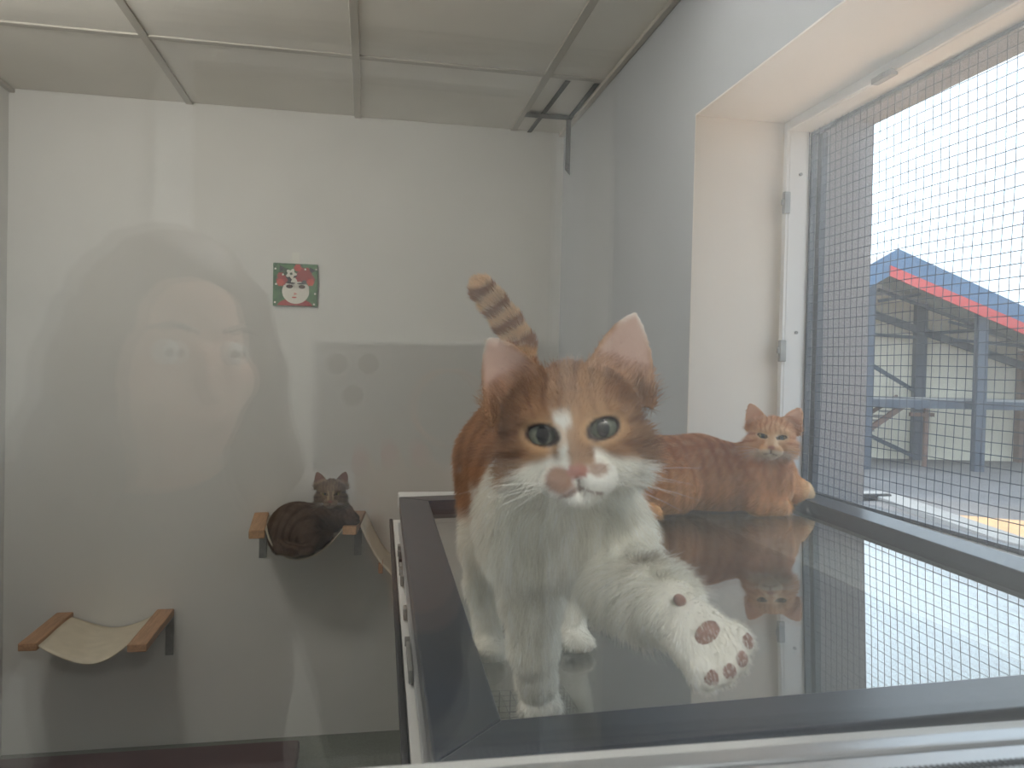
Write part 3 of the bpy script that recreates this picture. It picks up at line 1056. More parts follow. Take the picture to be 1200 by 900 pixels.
def make_fur(name, V, Q, N, area, n, col_fn, len_fn, comb_fn, parent, m, rad=0.00016):
    p = area / area.sum()
    w = p * np.clip(len_fn(V[Q].mean(1)) * 300, 0.0, 1.5)
    w = w / w.sum()
    f = rng.choice(len(Q), n, p=w)
    uv = rng.random((n, 2))
    a, b, c, d = (V[Q[f, k]] for k in range(4))
    u, v = uv[:, :1], uv[:, 1:]
    root = a * (1 - u) * (1 - v) + b * u * (1 - v) + c * u * v + d * (1 - u) * v
    nr = N[Q[f]].mean(1)
    nr /= np.maximum(np.linalg.norm(nr, axis=1), 1e-9)[:, None]
    L = len_fn(root)
    keep = L > 1e-4
    root, nr, L = root[keep], nr[keep], L[keep]
    n = len(root)
    L = L * (0.65 + 0.6 * rng.random(n))
    comb = comb_fn(root, nr)
    comb = comb - nr * (comb * nr).sum(1)[:, None]
    comb /= np.maximum(np.linalg.norm(comb, axis=1), 1e-6)[:, None]
    d = nr * 0.55 + comb * 0.85 + rng.normal(0, 0.16, (n, 3))
    d /= np.linalg.norm(d, axis=1)[:, None]
    dg = comb * 0.35 + V3(0, 0, -0.12)
    K = 4
    pts = np.zeros((n, K, 3))
    for i in range(K):
        t = i / (K - 1)
        pts[:, i] = root - nr * 0.0006 + d * (L * t)[:, None] + dg * (L * t * t * 0.6)[:, None]
    C = col_fn(root, nr) * (0.84 + 0.34 * rng.random((n, 1)) + 0.20 * vnoise(root, 330, 41)[:, None])
    cv = bpy.data.hair_curves.new(name)
    cv.add_curves([K] * n)
    cv.points.foreach_set('position', pts.astype(np.float32).ravel())
    r = np.tile(np.array([1.0, 0.9, 0.65, 0.15]) * rad, n).astype(np.float32)
    cv.points.foreach_set('radius', r)
    at = cv.attributes.new('col', 'FLOAT_COLOR', 'CURVE')
    at.data.foreach_set('color', np.concatenate([np.clip(C, 0, 1), np.ones((n, 1))], 1).astype(np.float32).ravel())
    cv.materials.append(m)
    o = bpy.data.objects.new(name, cv)
    COL.objects.link(o)
    o.parent = parent
    o.matrix_parent_inverse = parent.matrix_basis.inverted()
    o['kind'] = 'stuff'
    return o


def sm(a, b, x):
    t = np.clip((x - a) / (b - a), 0, 1)
    return t * t * (3 - 2 * t)


def nrm(v):
    v = np.array(v, float)
    return v / np.linalg.norm(v)


class Head:
    """cat head; local centimetres: x to the viewer's right when it faces you, y out of the face, z up"""
    def __init__(self, O, face, roll, s=0.01, open_=1.0, ear=(1.0, 1.0), ear_out=0.42, pitch=0.0, eye_y=2.2):
        Y = nrm(face)
        X = nrm(np.cross(Y, (0, 0, 1)))      # viewer's right when Y points at the viewer: Y x Z
        X = -X
        Z = nrm(np.cross(X, Y)) * 1.0
        if Z[2] < 0:
            Z = -Z
        c, sn = math.cos(roll), math.sin(roll)
        X2, Z2 = X * c + Z * sn, -X * sn + Z * c
        self.A = np.stack([X2, Y, Z2], 1)
        self.O, self.s = np.array(O, float), s
        self.open = open_
        self.eye_c = [np.array((sx * 1.9, eye_y, 0.62)) for sx in (-1, 1)]
        self.ears = []
        for i, sx in enumerate((-1, 1)):
            u = nrm((sx * ear_out, -0.05, 1.0))
            nn = nrm((sx * 0.25, 1.0, 0.05))
            nn = nrm(nn - u * (nn @ u))
            w = np.cross(nn, u)
            self.ears.append((np.array((sx * 3.25, -0.3, 3.1)), w, nn, u, 5.0 * ear[i], 2.35))

    def W(self, p):
        return self.O + self.A @ (np.array(p, float) * self.s)

    def loc(self, P):
        return (P - self.O) @ self.A / self.s

    def ear_parts(self, q, e):
        base, w, nn, u, H, W_ = e
        q = q - base
        x, y, z = q @ w, q @ nn, q @ u
        zz = np.clip(z / H, 0, 1)
        hw = W_ * (1 - zz ** 2.0) ** 0.8 * (1 + 0.18 * np.clip(1 - zz * 3, 0, 1))
        y0 = -0.75 + 0.20 * x * x * (1 - 0.35 * zz) - 0.12 * z * 0.3
        return x, y - y0, z, hw, H

    def add(self, f, k=0.009):
        s, A = self.s, self.A
        E = lambda c, r, kk=k, R=None, mode='add': f.ell(self.W(c), np.array(r) * s, kk, A if R is None else A @ R, mode)
        E((0, -0.7, 0.9), (4.5, 4.4, 4.1))
        for sx in (-1, 1):
            E((sx * 2.75, 0.5, -1.3), (2.15, 2.5, 2.2), 0.012)
            E((sx * 3.5, -0.4, -1.6), (1.45, 1.6, 1.7), 0.01)
        f.cone(self.W((0, 2.2, 2.0)), self.W((0, 4.35, -1.0)), 1.75 * s, 1.0 * s, 0.010)
        for sx in (-1, 1):
            E((sx * 1.05, 4.0, -2.35), (1.45, 1.35, 1.15), 0.006)
            E((sx * 1.9, 2.75, 1.75), (1.5, 1.2, 0.75), 0.007)
            E((sx * 2.85, 2.0, 0.55), (0.85, 0.95, 1.15), 0.007)
            E((sx * 1.9, 2.5, -0.55), (1.2, 1.0, 0.7), 0.007)
        E((0, 3.4, -3.35), (1.35, 1.3, 0.85), 0.006)
        E((0, 4.85, -1.65), (0.72, 0.62, 0.52), 0.004)
        E((0, 5.15, -2.95), (0.16, 0.8, 0.75), 0.003, None, 'sub')
        for sx in (-1, 1):
            E((sx * 0.42, 5.45, -1.75), (0.16, 0.3, 0.13), 0.0015, None, 'sub')
        for sx, ec in zip((-1, 1), self.eye_c):
            a = -sx * 0.22
            R = np.array([[math.cos(a), 0, math.sin(a)], [0, 1, 0], [-math.sin(a), 0, math.cos(a)]])
            E((ec[0], ec[1] + 1.15, ec[2]), (0.86, 1.6, 0.72 * self.open), 0.0025, R, 'sub')
        for e in self.ears:
            base, w, nn, u, H, W_ = e
            th = 0.24

            def fn(P, e=e, th=th):
                q = self.loc(P)
                x, y, z, hw, H = self.ear_parts(q, e)
                d = np.maximum(np.maximum(np.abs(y) - th, np.abs(x) - hw), np.maximum(z - H, -z - 0.8)) * 0.8
                return d * s
            c = self.W(base + u * H / 2)
            m = (H * 0.5 + 3) * s
            f.op(c - m, c + m, fn, 0.0045)

    def eyes(self, parent, iris, rim, slit=0.36):
        for sx, ec in zip((-1, 1), self.eye_c):
            b = bmesh.new()
            bmesh.ops.create_uvsphere(b, u_segments=64, v_segments=48, radius=1.0)
            vs = np.array([v.co[:] for v in b.verts])
            R = 1.2 * self.s
            me = bpy.data.meshes.new('eye')
            b.to_mesh(me)
            b.free()
            # sphere pole on local y
            P = vs[:, [0, 2, 1]]
            W_ = self.W(ec) + (P * R) @ self.A.T
            me.vertices.foreach_set('co', W_.astype(np.float32).ravel())
            rr = np.sqrt(P[:, 0] ** 2 + P[:, 2] ** 2)
            pup = np.sqrt((P[:, 0] / (slit)) ** 2 + (P[:, 2] / 0.46) ** 2)
            c = np.array(lin(*iris))[None, :] * (1.15 - 0.5 * sm(0.3, 0.85, rr))[:, None]
            c = np.where((pup < 1)[:, None], 0.004, c)
            c = np.where((rr > 0.86)[:, None], np.array(lin(*rim))[None, :], c)
            c = np.where((P[:, 1] < 0)[:, None], np.array(lin(*rim))[None, :], c)
            a = me.color_attributes.new('col', 'FLOAT_COLOR', 'POINT')
            a.data.foreach_set('color', np.concatenate([c, np.ones((len(c), 1))], 1).astype(np.float32).ravel())
            me.polygons.foreach_set('use_smooth', [True] * len(me.polygons))
            me.update()
            link('eye', me, M_eye, parent)

    def whiskers(self, parent, L=6.0, n=6, r=0.00022):
        b = MB()
        for sx in (-1, 1):
            for i in range(n):
                p = np.array((sx * (1.5 + 0.15 * (i % 3)), 4.5 - 0.25 * (i % 3), -2.1 - 0.28 * (i // 3) - 0.12 * (i % 3)))
                d = nrm((sx * 1.0, 0.15 + 0.12 * (i % 3), -0.25 + 0.22 * (i % 3) - 0.12 * (i // 3)))
                l = L * (0.75 + 0.25 * ((i * 7) % 5) / 4)
                pts = [self.W(p + d * l * t + np.array((0, -0.6, -0.9)) * t * t * l * 0.18) for t in (0, 0.25, 0.5, 0.75, 1)]
                b.tube(pts, [r, r, r * 0.8, r * 0.6, r * 0.25], 5)
        b.build('whiskers', M_whisker, parent)['kind'] = 'stuff'


M_eye = attr_mat('cat_eye', 0.12, spec=0.35, coat=0.25)
M_skin = attr_mat('cat_coat', 0.85, 0.0, spec=0.15)
M_fur = attr_mat('cat_fur', 0.55, 0.35, spec=0.25)
M_whisker = mat('whisker', lin(235, 232, 226), 0.4)
M_pad = mat('paw_pad', lin(160, 126, 114), 0.7, 0.15, 200)
M_claw = mat('claw', lin(120, 100, 92), 0.4)


def mixc(a, b, t):
    return a + (b - a) * t[:, None]


def arr(c):
    return np.array(lin(*c))[None, :]


def vnoise(P, sc, seed=0):
    """cheap smooth noise from sines"""
    q = P * sc
    r = np.random.default_rng(seed)
    o = np.zeros(len(P))
    for _ in range(5):
        k = r.normal(0, 1, 3)
        o += np.sin(q @ k + r.random() * 6.28)
    return o / 5


ORANGE, DKOR, LTOR, WHITE, PINK, NOSE, BLK = (184, 134, 92), (122, 80, 50), (212, 170, 126), (248, 245, 236), (214, 168, 152), (176, 116, 102), (40, 30, 26)


def head_colour(q, H, base, P):
    """q: head-local cm; paints forehead stripes, cheek stripes, eye rims, nose, ear lining on the base colour"""
    C = base.copy()
    x, y, z = q[:, 0], q[:, 1], q[:, 2]
    ax = np.abs(x)
    fore = sm(0.9, 2.0, z) * sm(-1.5, 1.0, y) * sm(3.6, 2.6, ax)
    st = sm(0.25, 0.75, np.cos(2 * math.pi * (ax + 0.16 * np.sin(2.3 * z + x)) / 0.98 + math.pi)) * fore * (0.6 + 0.4 * vnoise(P, 160, 31))
    C = mixc(C, H.dark, st * 0.75)
    ck = sm(2.6, 3.4, ax) * sm(1.6, 0.9, z) * sm(-2.0, -1.2, z)
    st = sm(0.3, 0.8, np.cos(2 * math.pi * (z + 0.28 * (ax - 3) + 0.35) / 1.45)) * ck
    C = mixc(C, H.dark, st * 0.65)
    return C


def head_details(C, q, H):
    x, y, z = q[:, 0], q[:, 1], q[:, 2]
    for ec, sx in zip(H.eye_c, (-1, 1)):
        a = sx * 0.22
        dx, dz = x - ec[0], z - ec[2]
        u, v = dx * math.cos(a) + dz * math.sin(a), -dx * math.sin(a) + dz * math.cos(a)
        r = np.sqrt((u / 1.02) ** 2 + (v / (0.82 * max(H.open, 0.4))) ** 2)
        f = sm(-0.2, 0.6, y - 2.0)
        C = mixc(C, H.light, (sm(1.75, 1.3, r) * f) * 0.55)
        C = mixc(C, arr((58, 40, 34)), sm(1.22, 1.02, r) * f)
    n = sm(1.0, 0.72, np.sqrt((x / 0.80) ** 2 + ((z + 1.70) / 0.52) ** 2)) * sm(4.55, 4.95, y)
    C = mixc(C, H.nose, n)
    C = mixc(C, arr((120, 82, 74)), sm(0.14, 0.05, np.abs(x)) * sm(3.9, 4.4, y) * sm(-3.1, -2.9, z) * sm(-1.9, -2.2, z) * 0.8)
    mo = sm(0.16, 0.05, np.abs(z + 3.02 - 0.18 * np.cos(x * 2.2))) * sm(1.5, 1.2, np.abs(x)) * sm(3.2, 3.8, y)
    C = mixc(C, arr((134, 96, 86)), mo * 0.7)
    for e in H.ears:
        ex_, ey_, ez_, hw, HH = H.ear_parts(q, e)
        inside = sm(0.02, 0.12, ey_) * sm(0.35, 1.0, ez_) * sm(1.5, 0.6, ey_) * (np.abs(ex_) < hw + 0.4)
        edge = sm(0.55, 0.15, hw - np.abs(ex_))
        C = mixc(C, H.earc, inside * (1 - 0.6 * edge))
        C = mixc(C, H.light, inside * sm(2.2, 0.9, ez_) * 0.6)
        back = sm(-0.02, -0.12, ey_) * sm(0.2, 0.8, ez_) * (np.abs(ex_) < hw + 0.4) * (ey_ > -0.8)
        C = mixc(C, H.earback, back)
    return C


def head_fur_len(q, H, L):
    """shortens hair towards the nose, removes it from eyes, nose and ear lining"""
    x, y, z = q[:, 0], q[:, 1], q[:, 2]
    near = sm(8.5, 6.5, np.linalg.norm(q - np.array((0, 0, 0.5)), axis=1)) * sm(-4.2, -2.6, y)
    face = sm(0.0, 4.2, y)
    Lh = 0.010 - 0.0068 * face
    ckt = sm(2.5, 4.0, np.abs(x)) * sm(0.8, -0.6, z)
    Lh = Lh + 0.005 * ckt
    L = L * (1 - near) + Lh * near
    for ec in H.eye_c:
        r = np.sqrt(((x - ec[0]) / 1.5) ** 2 + ((z - ec[2]) / 1.15) ** 2)
        L = np.where((r < 1.0) & (y > 1.5), 0.0, L)
    n = np.sqrt((x / 0.95) ** 2 + ((z + 1.72) / 0.66) ** 2)
    L = np.where((n < 1) & (y > 4.3), 0.0, L)
    for e in H.ears:
        ex_, ey_, ez_, hw, HH = H.ear_parts(q, e)
        on = (ez_ > 0.5) & (np.abs(ex_) < hw + 0.5) & (np.abs(ey_) < 1.0) & (ez_ < HH + 0.5)
        L = np.where(on, np.where(ey_ > 0.05, 0.0022 + 0.0065 * sm(2.4, 0.8, ez_), 0.0036), L)
    return L


def head_comb(q, H):
    """hair flows from the nose back over the head"""
    v = q - np.array((0, 5.0, -1.6))
    v = v + np.array((0, -2.5, 0))
    return v @ H.A.T


def paw(f, c, d, up, s=1.0, k=0.004, spread=1.0):
    """rounded paw with four toes: c wrist-end centre, d pointing to the toes"""
    c, d, up = np.array(c, float), nrm(d), np.array(up, float)
    up = nrm(up - d * (up @ d))
    sd = np.cross(d, up)
    A = np.stack([sd, d, up], 1)
    f.ell(c + d * 0.006 * s, np.array((0.0175, 0.019, 0.0125)) * s, 0.008, A)
    toes = []
    for i, t in enumerate((-1.5, -0.5, 0.5, 1.5)):
        p = c + d * (0.0185 - 0.0035 * (abs(t) > 1)) * s + sd * t * 0.0086 * s * spread - up * 0.002 * s
        f.ell(p, np.array((0.0068, 0.0100, 0.0090)) * s, 0.0022, A)
        toes.append(p)
    return toes, A


def finish_cat(name_obj, f, H, colour, length, comb, n, smooth, rad=0.00016):
    V, Q = f.mesh(smooth)
    N, area = vert_normals(V, Q)
    q = H.loc(V)
    C = head_details(colour(V, N, q), q, H)
    link('body', np_mesh('body', V, Q, C), M_skin, name_obj)

    def cf(P, nr):
        qq = H.loc(P)
        return head_details(colour(P, nr, qq), qq, H)

    def lf(P):
        return head_fur_len(H.loc(P), H, length(P))

    def kf(P, nr):
        qq = H.loc(P)
        near = sm(8.0, 6.0, np.linalg.norm(qq, axis=1))
        return comb(P, nr) * (1 - near)[:, None] + (head_comb(qq, H) / 8.0) * near[:, None]
    make_fur('fur', V, Q, N, area, n, cf, lf, kf, name_obj, M_fur, rad)
    H.eyes(name_obj, *H.eyecol)
    H.whiskers(name_obj)


# ------------------------------------------------------------------ cat 1: orange and white, walking towards the glazing with one paw raised
cat1 = thing('cat', (0.17, 0.70, 1.1), 'orange and white cat standing on the glass sash reaching out a raised paw', 'cat')
H1 = Head((0.138, 0.502, 1.368), (-0.255, -0.965, 0.03), 0.14, 0.0101, 0.80, (0.98, 1.08), 0.44)
H1.dark, H1.light, H1.nose, H1.earc, H1.earback = arr(DKOR), arr(LTOR), arr(NOSE), arr((204, 172, 156)), arr(ORANGE)
H1.eyecol = ((106, 109, 93), (46, 34, 30), 0.34)
f = Field((0.0, 0.30, 1.07), (0.36, 1.02, 1.56), 0.0022)
H1.add(f)
f.chain([(0.145, 0.535, 1.352), (0.150, 0.575, 1.325), (0.152, 0.61, 1.302)], [0.040, 0.046, 0.048], 0.02)
f.ell((0.150, 0.598, 1.295), (0.049, 0.050, 0.050), 0.02)
f.chain([(0.153, 0.62, 1.306), (0.158, 0.72, 1.314), (0.164, 0.80, 1.328), (0.168, 0.85, 1.335)], [0.049, 0.052, 0.054, 0.050], 0.02)
# shoulders
f.ell((0.121, 0.60, 1.288), (0.026, 0.040, 0.044), 0.014)
f.ell((0.188, 0.590, 1.290), (0.028, 0.040, 0.044), 0.014)
# planted foreleg
gz = lambda x, y: glass_z(x, y)
fx, fy = 0.162, 0.688
f.chain([(0.138, 0.612, 1.278), (0.140, 0.632, 1.222), (0.148, 0.655, 1.170), (0.155, 0.670, 1.135), (fx, fy - 0.002, gz(fx, fy) + 0.016)], [0.031, 0.0225, 0.0180, 0.0160, 0.0150], 0.010)
paw(f, (fx, fy - 0.002, gz(fx, fy) + 0.0125), (-0.12, -1, 0), (0, 0, 1), 1.0)
# raised foreleg
f.chain([(0.190, 0.588, 1.282), (0.190, 0.540, 1.256), (0.192, 0.490, 1.262), (0.191, 0.452, 1.264), (0.192, 0.430, 1.262)], [0.034, 0.0265, 0.0215, 0.0180, 0.0165], 0.010)
PC = np.array((0.1935, 0.4220, 1.2600))
toes1, PA = paw(f, PC, (0.52, -0.50, -0.55), (-0.10, 0.80, -0.30), 1.15, spread=1.05)
# hind legs
for (x, y, hx, kx) in [(0.137, 0.826, 0.142, 0.134), (0.236, 0.832, 0.200, 0.222)]:
    f.chain([(hx, 0.835, 1.315), (kx, 0.800, 1.230), (x - 0.001, 0.856, 1.168), (x, y + 0.008, gz(x, y) + 0.017)], [0.045, 0.030, 0.0185, 0.0145], 0.014)
    paw(f, (x, y, gz(x, y) + 0.0125), (-0.05, -1, 0), (0, 0, 1), 0.96)
# tail, raised with a hooked tip
tail = [(0.170, 0.872, 1.355), (0.180, 0.905, 1.375), (0.186, 0.925, 1.415), (0.186, 0.935, 1.447), (0.170, 0.940, 1.474), (0.152, 0.942, 1.497), (0.139, 0.943, 1.512), (0.137, 0.943, 1.517)]
f.chain(tail, [0.020, 0.0175, 0.0165, 0.0165, 0.0160, 0.0150, 0.0135, 0.0110], 0.006)
TL = np.array(tail)


def tail_t(P, T):
    best = np.full(len(P), 1e9)
    tt = np.zeros(len(P))
    acc = 0.0
    for i in range(len(T) - 1):
        ab = T[i + 1] - T[i]
        L = np.linalg.norm(ab)
        t = np.clip(((P - T[i]) @ ab) / (L * L), 0, 1)
        d = np.linalg.norm(P - T[i] - t[:, None] * ab, axis=1)
        m = d < best
        best = np.where(m, d, best)
        tt = np.where(m, acc + t * L, tt)
        acc += L
    return best, tt


def col1(P, N, q):
    x, y, z = q[:, 0], q[:, 1], q[:, 2]
    # --- trunk: orange saddle, white chest, belly and legs
    nz_ = vnoise(P, 28, 1)
    org = sm(1.290, 1.312, P[:, 2] + 0.012 * nz_ + np.clip((P[:, 1] - 0.66) * 0.10, -0.02, 0.03)) * sm(0.60, 0.66, P[:, 1] + 0.012 * vnoise(P, 40, 2))
    rump = sm(0.72, 0.80, P[:, 1]) * sm(1.245, 1.27, P[:, 2] + 0.01 * nz_)
    org = np.maximum(org, rump)
    stripe = sm(0.15, 0.7, np.sin(2 * math.pi * (P[:, 1] + 0.25 * P[:, 2] + 0.01 * vnoise(P, 30, 4)) / 0.042))
    oc = mixc(mixc(np.repeat(arr(ORANGE), len(P), 0), arr(LTOR), 0.25 + 0.25 * vnoise(P, 60, 3)), arr(DKOR), stripe * 0.6)
    C = mixc(np.repeat(arr(WHITE), len(P), 0), oc, org)
    # faint orange smudges on the raised foreleg
    sp = np.exp(-(((P - np.array((0.19, 0.50, 1.285))) / 0.010) ** 2).sum(1))
    C = mixc(C, arr((150, 128, 106)), sp * 0.5)
    # --- tail rings
    d, t = tail_t(P, TL)
    on = sm(0.034, 0.026, d) * sm(1.355, 1.38, P[:, 2]) * sm(0.86, 0.885, P[:, 1])
    ring = sm(-0.2, 0.5, np.sin(2 * math.pi * t / 0.027))
    tcol = mixc(np.repeat(arr((236, 206, 168)), len(P), 0), arr((158, 102, 62)), ring)
    C = mixc(C, tcol, on)
    # --- head
    hd = sm(9.0, 7.0, np.linalg.norm(q - np.array((0, 0, 0.8)), axis=1)) * sm(-5.8, -4.2, y + 0.3 * z) * sm(-5.2, -4.0, z)
    ax = np.abs(x)
    base = mixc(np.repeat(arr((150, 108, 74)), len(P), 0), arr(LTOR), np.clip(0.25 + 0.35 * vnoise(P, 90, 6), 0, 1))
    hc = head_colour(q, H1, base, P)
    lower = -0.55 - 0.62 * np.clip(ax - 1.6, 0, 3.0) * 0.9 + 0.25 * np.sin(x * 1.7 + 1)
    white = sm(lower + 0.35, lower - 0.35, z) * sm(-3.2, -1.0, y)
    white = np.maximum(white, sm(-2.0, -3.2, z))
    blaze = sm(0.72, 0.35, np.abs(x + 0.55 + 0.05 * (z - 1))) * sm(2.4, 1.4, z) * sm(-1.6, -0.9, z) * sm(2.0, 3.0, y)
    white = np.maximum(white, blaze)
    bridge = sm(0.95, 0.6, np.abs(x - 0.35)) * sm(-1.9, -1.2, z) * sm(1.5, 0.6, z) * sm(2.5, 3.4, y)
    white = white * (1 - bridge * 0.95)
    hc = mixc(hc, arr(WHITE), white)
    # rusty patches either side of the nose
    for (cx, cz, rx, rz, a) in [(-1.15, -2.1, 0.85, 0.8, 0.95), (-0.75, -2.75, 0.6, 0.5, 0.7), (1.3, -1.75, 0.55, 0.38, 0.75)]:
        g_ = sm(1.25, 0.75, np.sqrt(((x - cx) / rx) ** 2 + ((z - cz) / rz) ** 2)) * sm(2.5, 3.3, y)
        hc = mixc(hc, arr((152, 106, 78)), g_ * a)
    return mixc(C, hc, hd)


def len1(P):
    L = np.full(len(P), 0.0095)
    chest = sm(0.68, 0.60, P[:, 1]) * sm(1.225, 1.25, P[:, 2]) * sm(1.34, 1.31, P[:, 2])
    L = L + 0.006 * chest
    low = sm(1.185, 1.135, P[:, 2])
    L = L * (1 - low) + 0.0052 * low
    pawd = np.linalg.norm(P - (PC + np.array((0.004, -0.010, -0.006))), axis=1)
    L = np.where(pawd < 0.055, 0.0045 + 0.0035 * sm(0.03, 0.055, pawd), L)
    L = np.where((P[:, 2] - 1.098) < 0.006 + 0.0325 * (P[:, 0] - 0.07), 0.002, L)
    d, t = tail_t(P, TL)
    L = np.where((d < 0.03) & (P[:, 1] > 0.88), 0.0085, L)
    # bare skin where the pads are
    return L


def comb1(P, N):
    c = np.zeros_like(P) + np.array((0.05, 0.75, -0.55))
    leg = sm(1.25, 1.22, P[:, 2]) * sm(0.58, 0.60, P[:, 1])
    c = c * (1 - leg)[:, None] + np.array((0, 0.1, -1.0)) * leg[:, None]
    ch = sm(0.66, 0.60, P[:, 1]) * (1 - leg)
    c = c * (1 - ch)[:, None] + np.array((0, 0.05, -1.0)) * ch[:, None]
    arm = sm(0.575, 0.54, P[:, 1]) * sm(1.30, 1.28, P[:, 2]) * sm(0.175, 0.19, P[:, 0])
    c = c * (1 - arm)[:, None] + np.array((0.0, -0.9, -0.25)) * arm[:, None]
    d, t = tail_t(P, TL)
    on = ((d < 0.03) & (P[:, 1] > 0.88))
    c = np.where(on[:, None], np.array((-0.25, 0.1, 0.9)), c)
    tip = on & (t > 0.13)
    c = np.where(tip[:, None], np.array((-0.75, 0.0, 0.6)), c)
    return c


finish_cat(cat1, f, H1, col1, len1, comb1, 150000, 2)
# pads on the raised paw (its underside faces the glazing)
und = -PA[:, 2]
for p in toes1:
    c = p + PA[:, 1] * 0.0028 + und * 0.0052
    MB().ellipsoid(c, (0.0054, 0.0070, 0.0046), Matrix(PA.tolist()), 14, 10).build('toe_pad', M_pad, cat1, True)
MB().ellipsoid(PC + PA[:, 1] * 0.0045 + und * 0.0122, (0.0090, 0.0066, 0.0036), Matrix(PA.tolist()), 18, 10).build('palm_pad', M_pad, cat1, True)
MB().ellipsoid(PC - PA[:, 1] * 0.019 + und * 0.0088 + PA[:, 0] * 0.004, (0.0036, 0.0042, 0.0030), Matrix(PA.tolist()), 12, 8).build('carpal_pad', M_pad, cat1, True)

# ------------------------------------------------------------------ cat 2: orange cat lying by the window
cat2 = thing('cat', (0.74, 1.5, 1.12), 'orange tabby cat lying on the sash against the window reveal', 'cat')
H2 = Head((0.822, 1.452, 1.282), (-0.50, -0.86, 0.10), -0.05, 0.0096, 0.52, (1.02, 1.02), 0.50)
H2.dark, H2.light, H2.nose, H2.earc, H2.earback = arr((164, 100, 56)), arr((232, 200, 164)), arr((190, 128, 108)), arr((222, 172, 142)), arr((204, 144, 96))
H2.eyecol = ((124, 104, 62), (52, 36, 28), 0.35)
f = Field((0.42, 1.33, 1.10), (1.0, 1.68, 1.40), 0.003)
H2.add(f, 0.008)
g0 = glass_z(0.72, 1.5)
f.chain([(0.822, 1.478, 1.255), (0.825, 1.50, 1.225), (0.825, 1.515, 1.20)], [0.040, 0.048, 0.056], 0.02)
f.ell((0.838, 1.505, g0 + 0.072), (0.062, 0.066, 0.062), 0.02)
f.chain([(0.80, 1.515, g0 + 0.075), (0.70, 1.545, g0 + 0.082), (0.58, 1.555, g0 + 0.082)], [0.062, 0.072, 0.072], 0.02)
f.ell((0.75, 1.525, g0 + 0.055), (0.10, 0.060, 0.052), 0.02)
f.ell((0.615, 1.495, g0 + 0.060), (0.072, 0.048, 0.058), 0.010)
f.chain([(0.795, 1.475, g0 + 0.065), (0.800, 1.462, g0 + 0.030), (0.845, 1.450, g0 + 0.022)], [0.040, 0.026, 0.019], 0.012)
f.chain([(0.865, 1.50, g0 + 0.062), (0.905, 1.500, g0 + 0.050), (0.935, 1.515, g0 + 0.046)], [0.034, 0.024, 0.0185], 0.012)
paw(f, (0.936, 1.515, g0 + 0.043), (0.85, 0.30, -0.42), (0, 0, 1), 0.85)
f.chain([(0.50, 1.55, g0 + 0.05), (0.46, 1.50, g0 + 0.025), (0.50, 1.44, g0 + 0.02), (0.56, 1.425, g0 + 0.018)], [0.03, 0.02, 0.018, 0.015], 0.01)


def col2_(P, N, q):
    x, y, z = q[:, 0], q[:, 1], q[:, 2]
    stripe = sm(0.1, 0.8, np.sin(2 * math.pi * (P[:, 0] + 0.18 * P[:, 2] + 0.012 * vnoise(P, 30, 14)) / 0.03)) * np.clip(0.6 + 0.5 * vnoise(P, 50, 17), 0, 1)
    hgt = sm(g0 + 0.04, g0 + 0.14, P[:, 2])
    base = mixc(np.repeat(arr((240, 194, 140)), len(P), 0), arr((206, 148, 100)), hgt)
    base = mixc(base, arr((228, 192, 150)), np.clip(0.2 + 0.6 * vnoise(P, 190, 12), 0, 1) * 0.8)
    C = mixc(base, arr((166, 106, 66)), stripe * (0.25 + 0.35 * hgt))
    pw_ = sm(0.045, 0.03, np.linalg.norm(P - np.array((0.945, 1.52, g0 + 0.04)), axis=1))
    C = mixc(C, arr((240, 214, 176)), pw_)
    hd = sm(8.5, 7.0, np.linalg.norm(q - np.array((0, 0, 0.8)), axis=1)) * sm(-5.4, -4.0, y + 0.3 * z) * sm(-5.0, -3.8, z)
    hb = mixc(np.repeat(arr((212, 160, 116)), len(P), 0), arr((236, 202, 162)), np.clip(0.25 + 0.4 * vnoise(P, 120, 15), 0, 1))
    hc = head_colour(q, H2, hb, P)
    wh = sm(-1.7, -2.5, z + 0.12 * np.abs(x)) * sm(0.5, 2.0, y)
    hc = mixc(hc, arr((238, 222, 200)), wh * 0.85)
    hc = mixc(hc, arr((236, 208, 172)), sm(0.6, 0.3, np.abs(np.abs(x) - 0.95)) * sm(-1.8, -1.0, z) * sm(1.5, 0.5, z) * sm(2, 3, y) * 0.6)
    return mixc(C, hc, hd)


def len2(P):
    L = np.full(len(P), 0.012)
    L = np.where(P[:, 2] < g0 + 0.012, 0.004, L)
    L = np.where(P[:, 0] > 0.90, 0.006, L)
    return L


def comb2(P, N):
    c = np.zeros_like(P) + np.array((-0.85, 0.0, -0.45))
    pw_ = P[:, 0] > 0.88
    return np.where(pw_[:, None], np.array((0.9, 0.3, -0.2)), c)


finish_cat(cat2, f, H2, col2_, len2, comb2, 80000, 2, 0.00022)

# ------------------------------------------------------------------ cat 3: brown tabby curled in the hammock
cat3 = thing('cat', (-0.22, 2.83, 0.76), 'dark brown tabby cat curled up in the wall hammock', 'cat')
H3 = Head((-0.118, 2.795, 0.958), (0.02, -0.97, 0.02), 0.0, 0.0105, 0.40, (0.98, 0.98), 0.40)
TB, TD, TLt = (120, 98, 82), (66, 54, 47), (158, 136, 116)
H3.dark, H3.light, H3.nose, H3.earc, H3.earback = arr(TD), arr((176, 158, 134)), arr((134, 88, 76)), arr((128, 94, 80)), arr((88, 72, 58))
H3.eyecol = ((132, 124, 70), (30, 24, 20), 0.35)
f = Field((-0.40, 2.62, 0.73), (0.05, 2.99, 1.06), 0.0034)
H3.add(f, 0.009)
f.ell((-0.235, 2.845, 0.846), (0.092, 0.090, 0.074), 0.02)
f.ell((-0.265, 2.800, 0.835), (0.066, 0.062, 0.070), 0.02)
f.ell((-0.215, 2.800, 0.845), (0.075, 0.060, 0.068), 0.02)
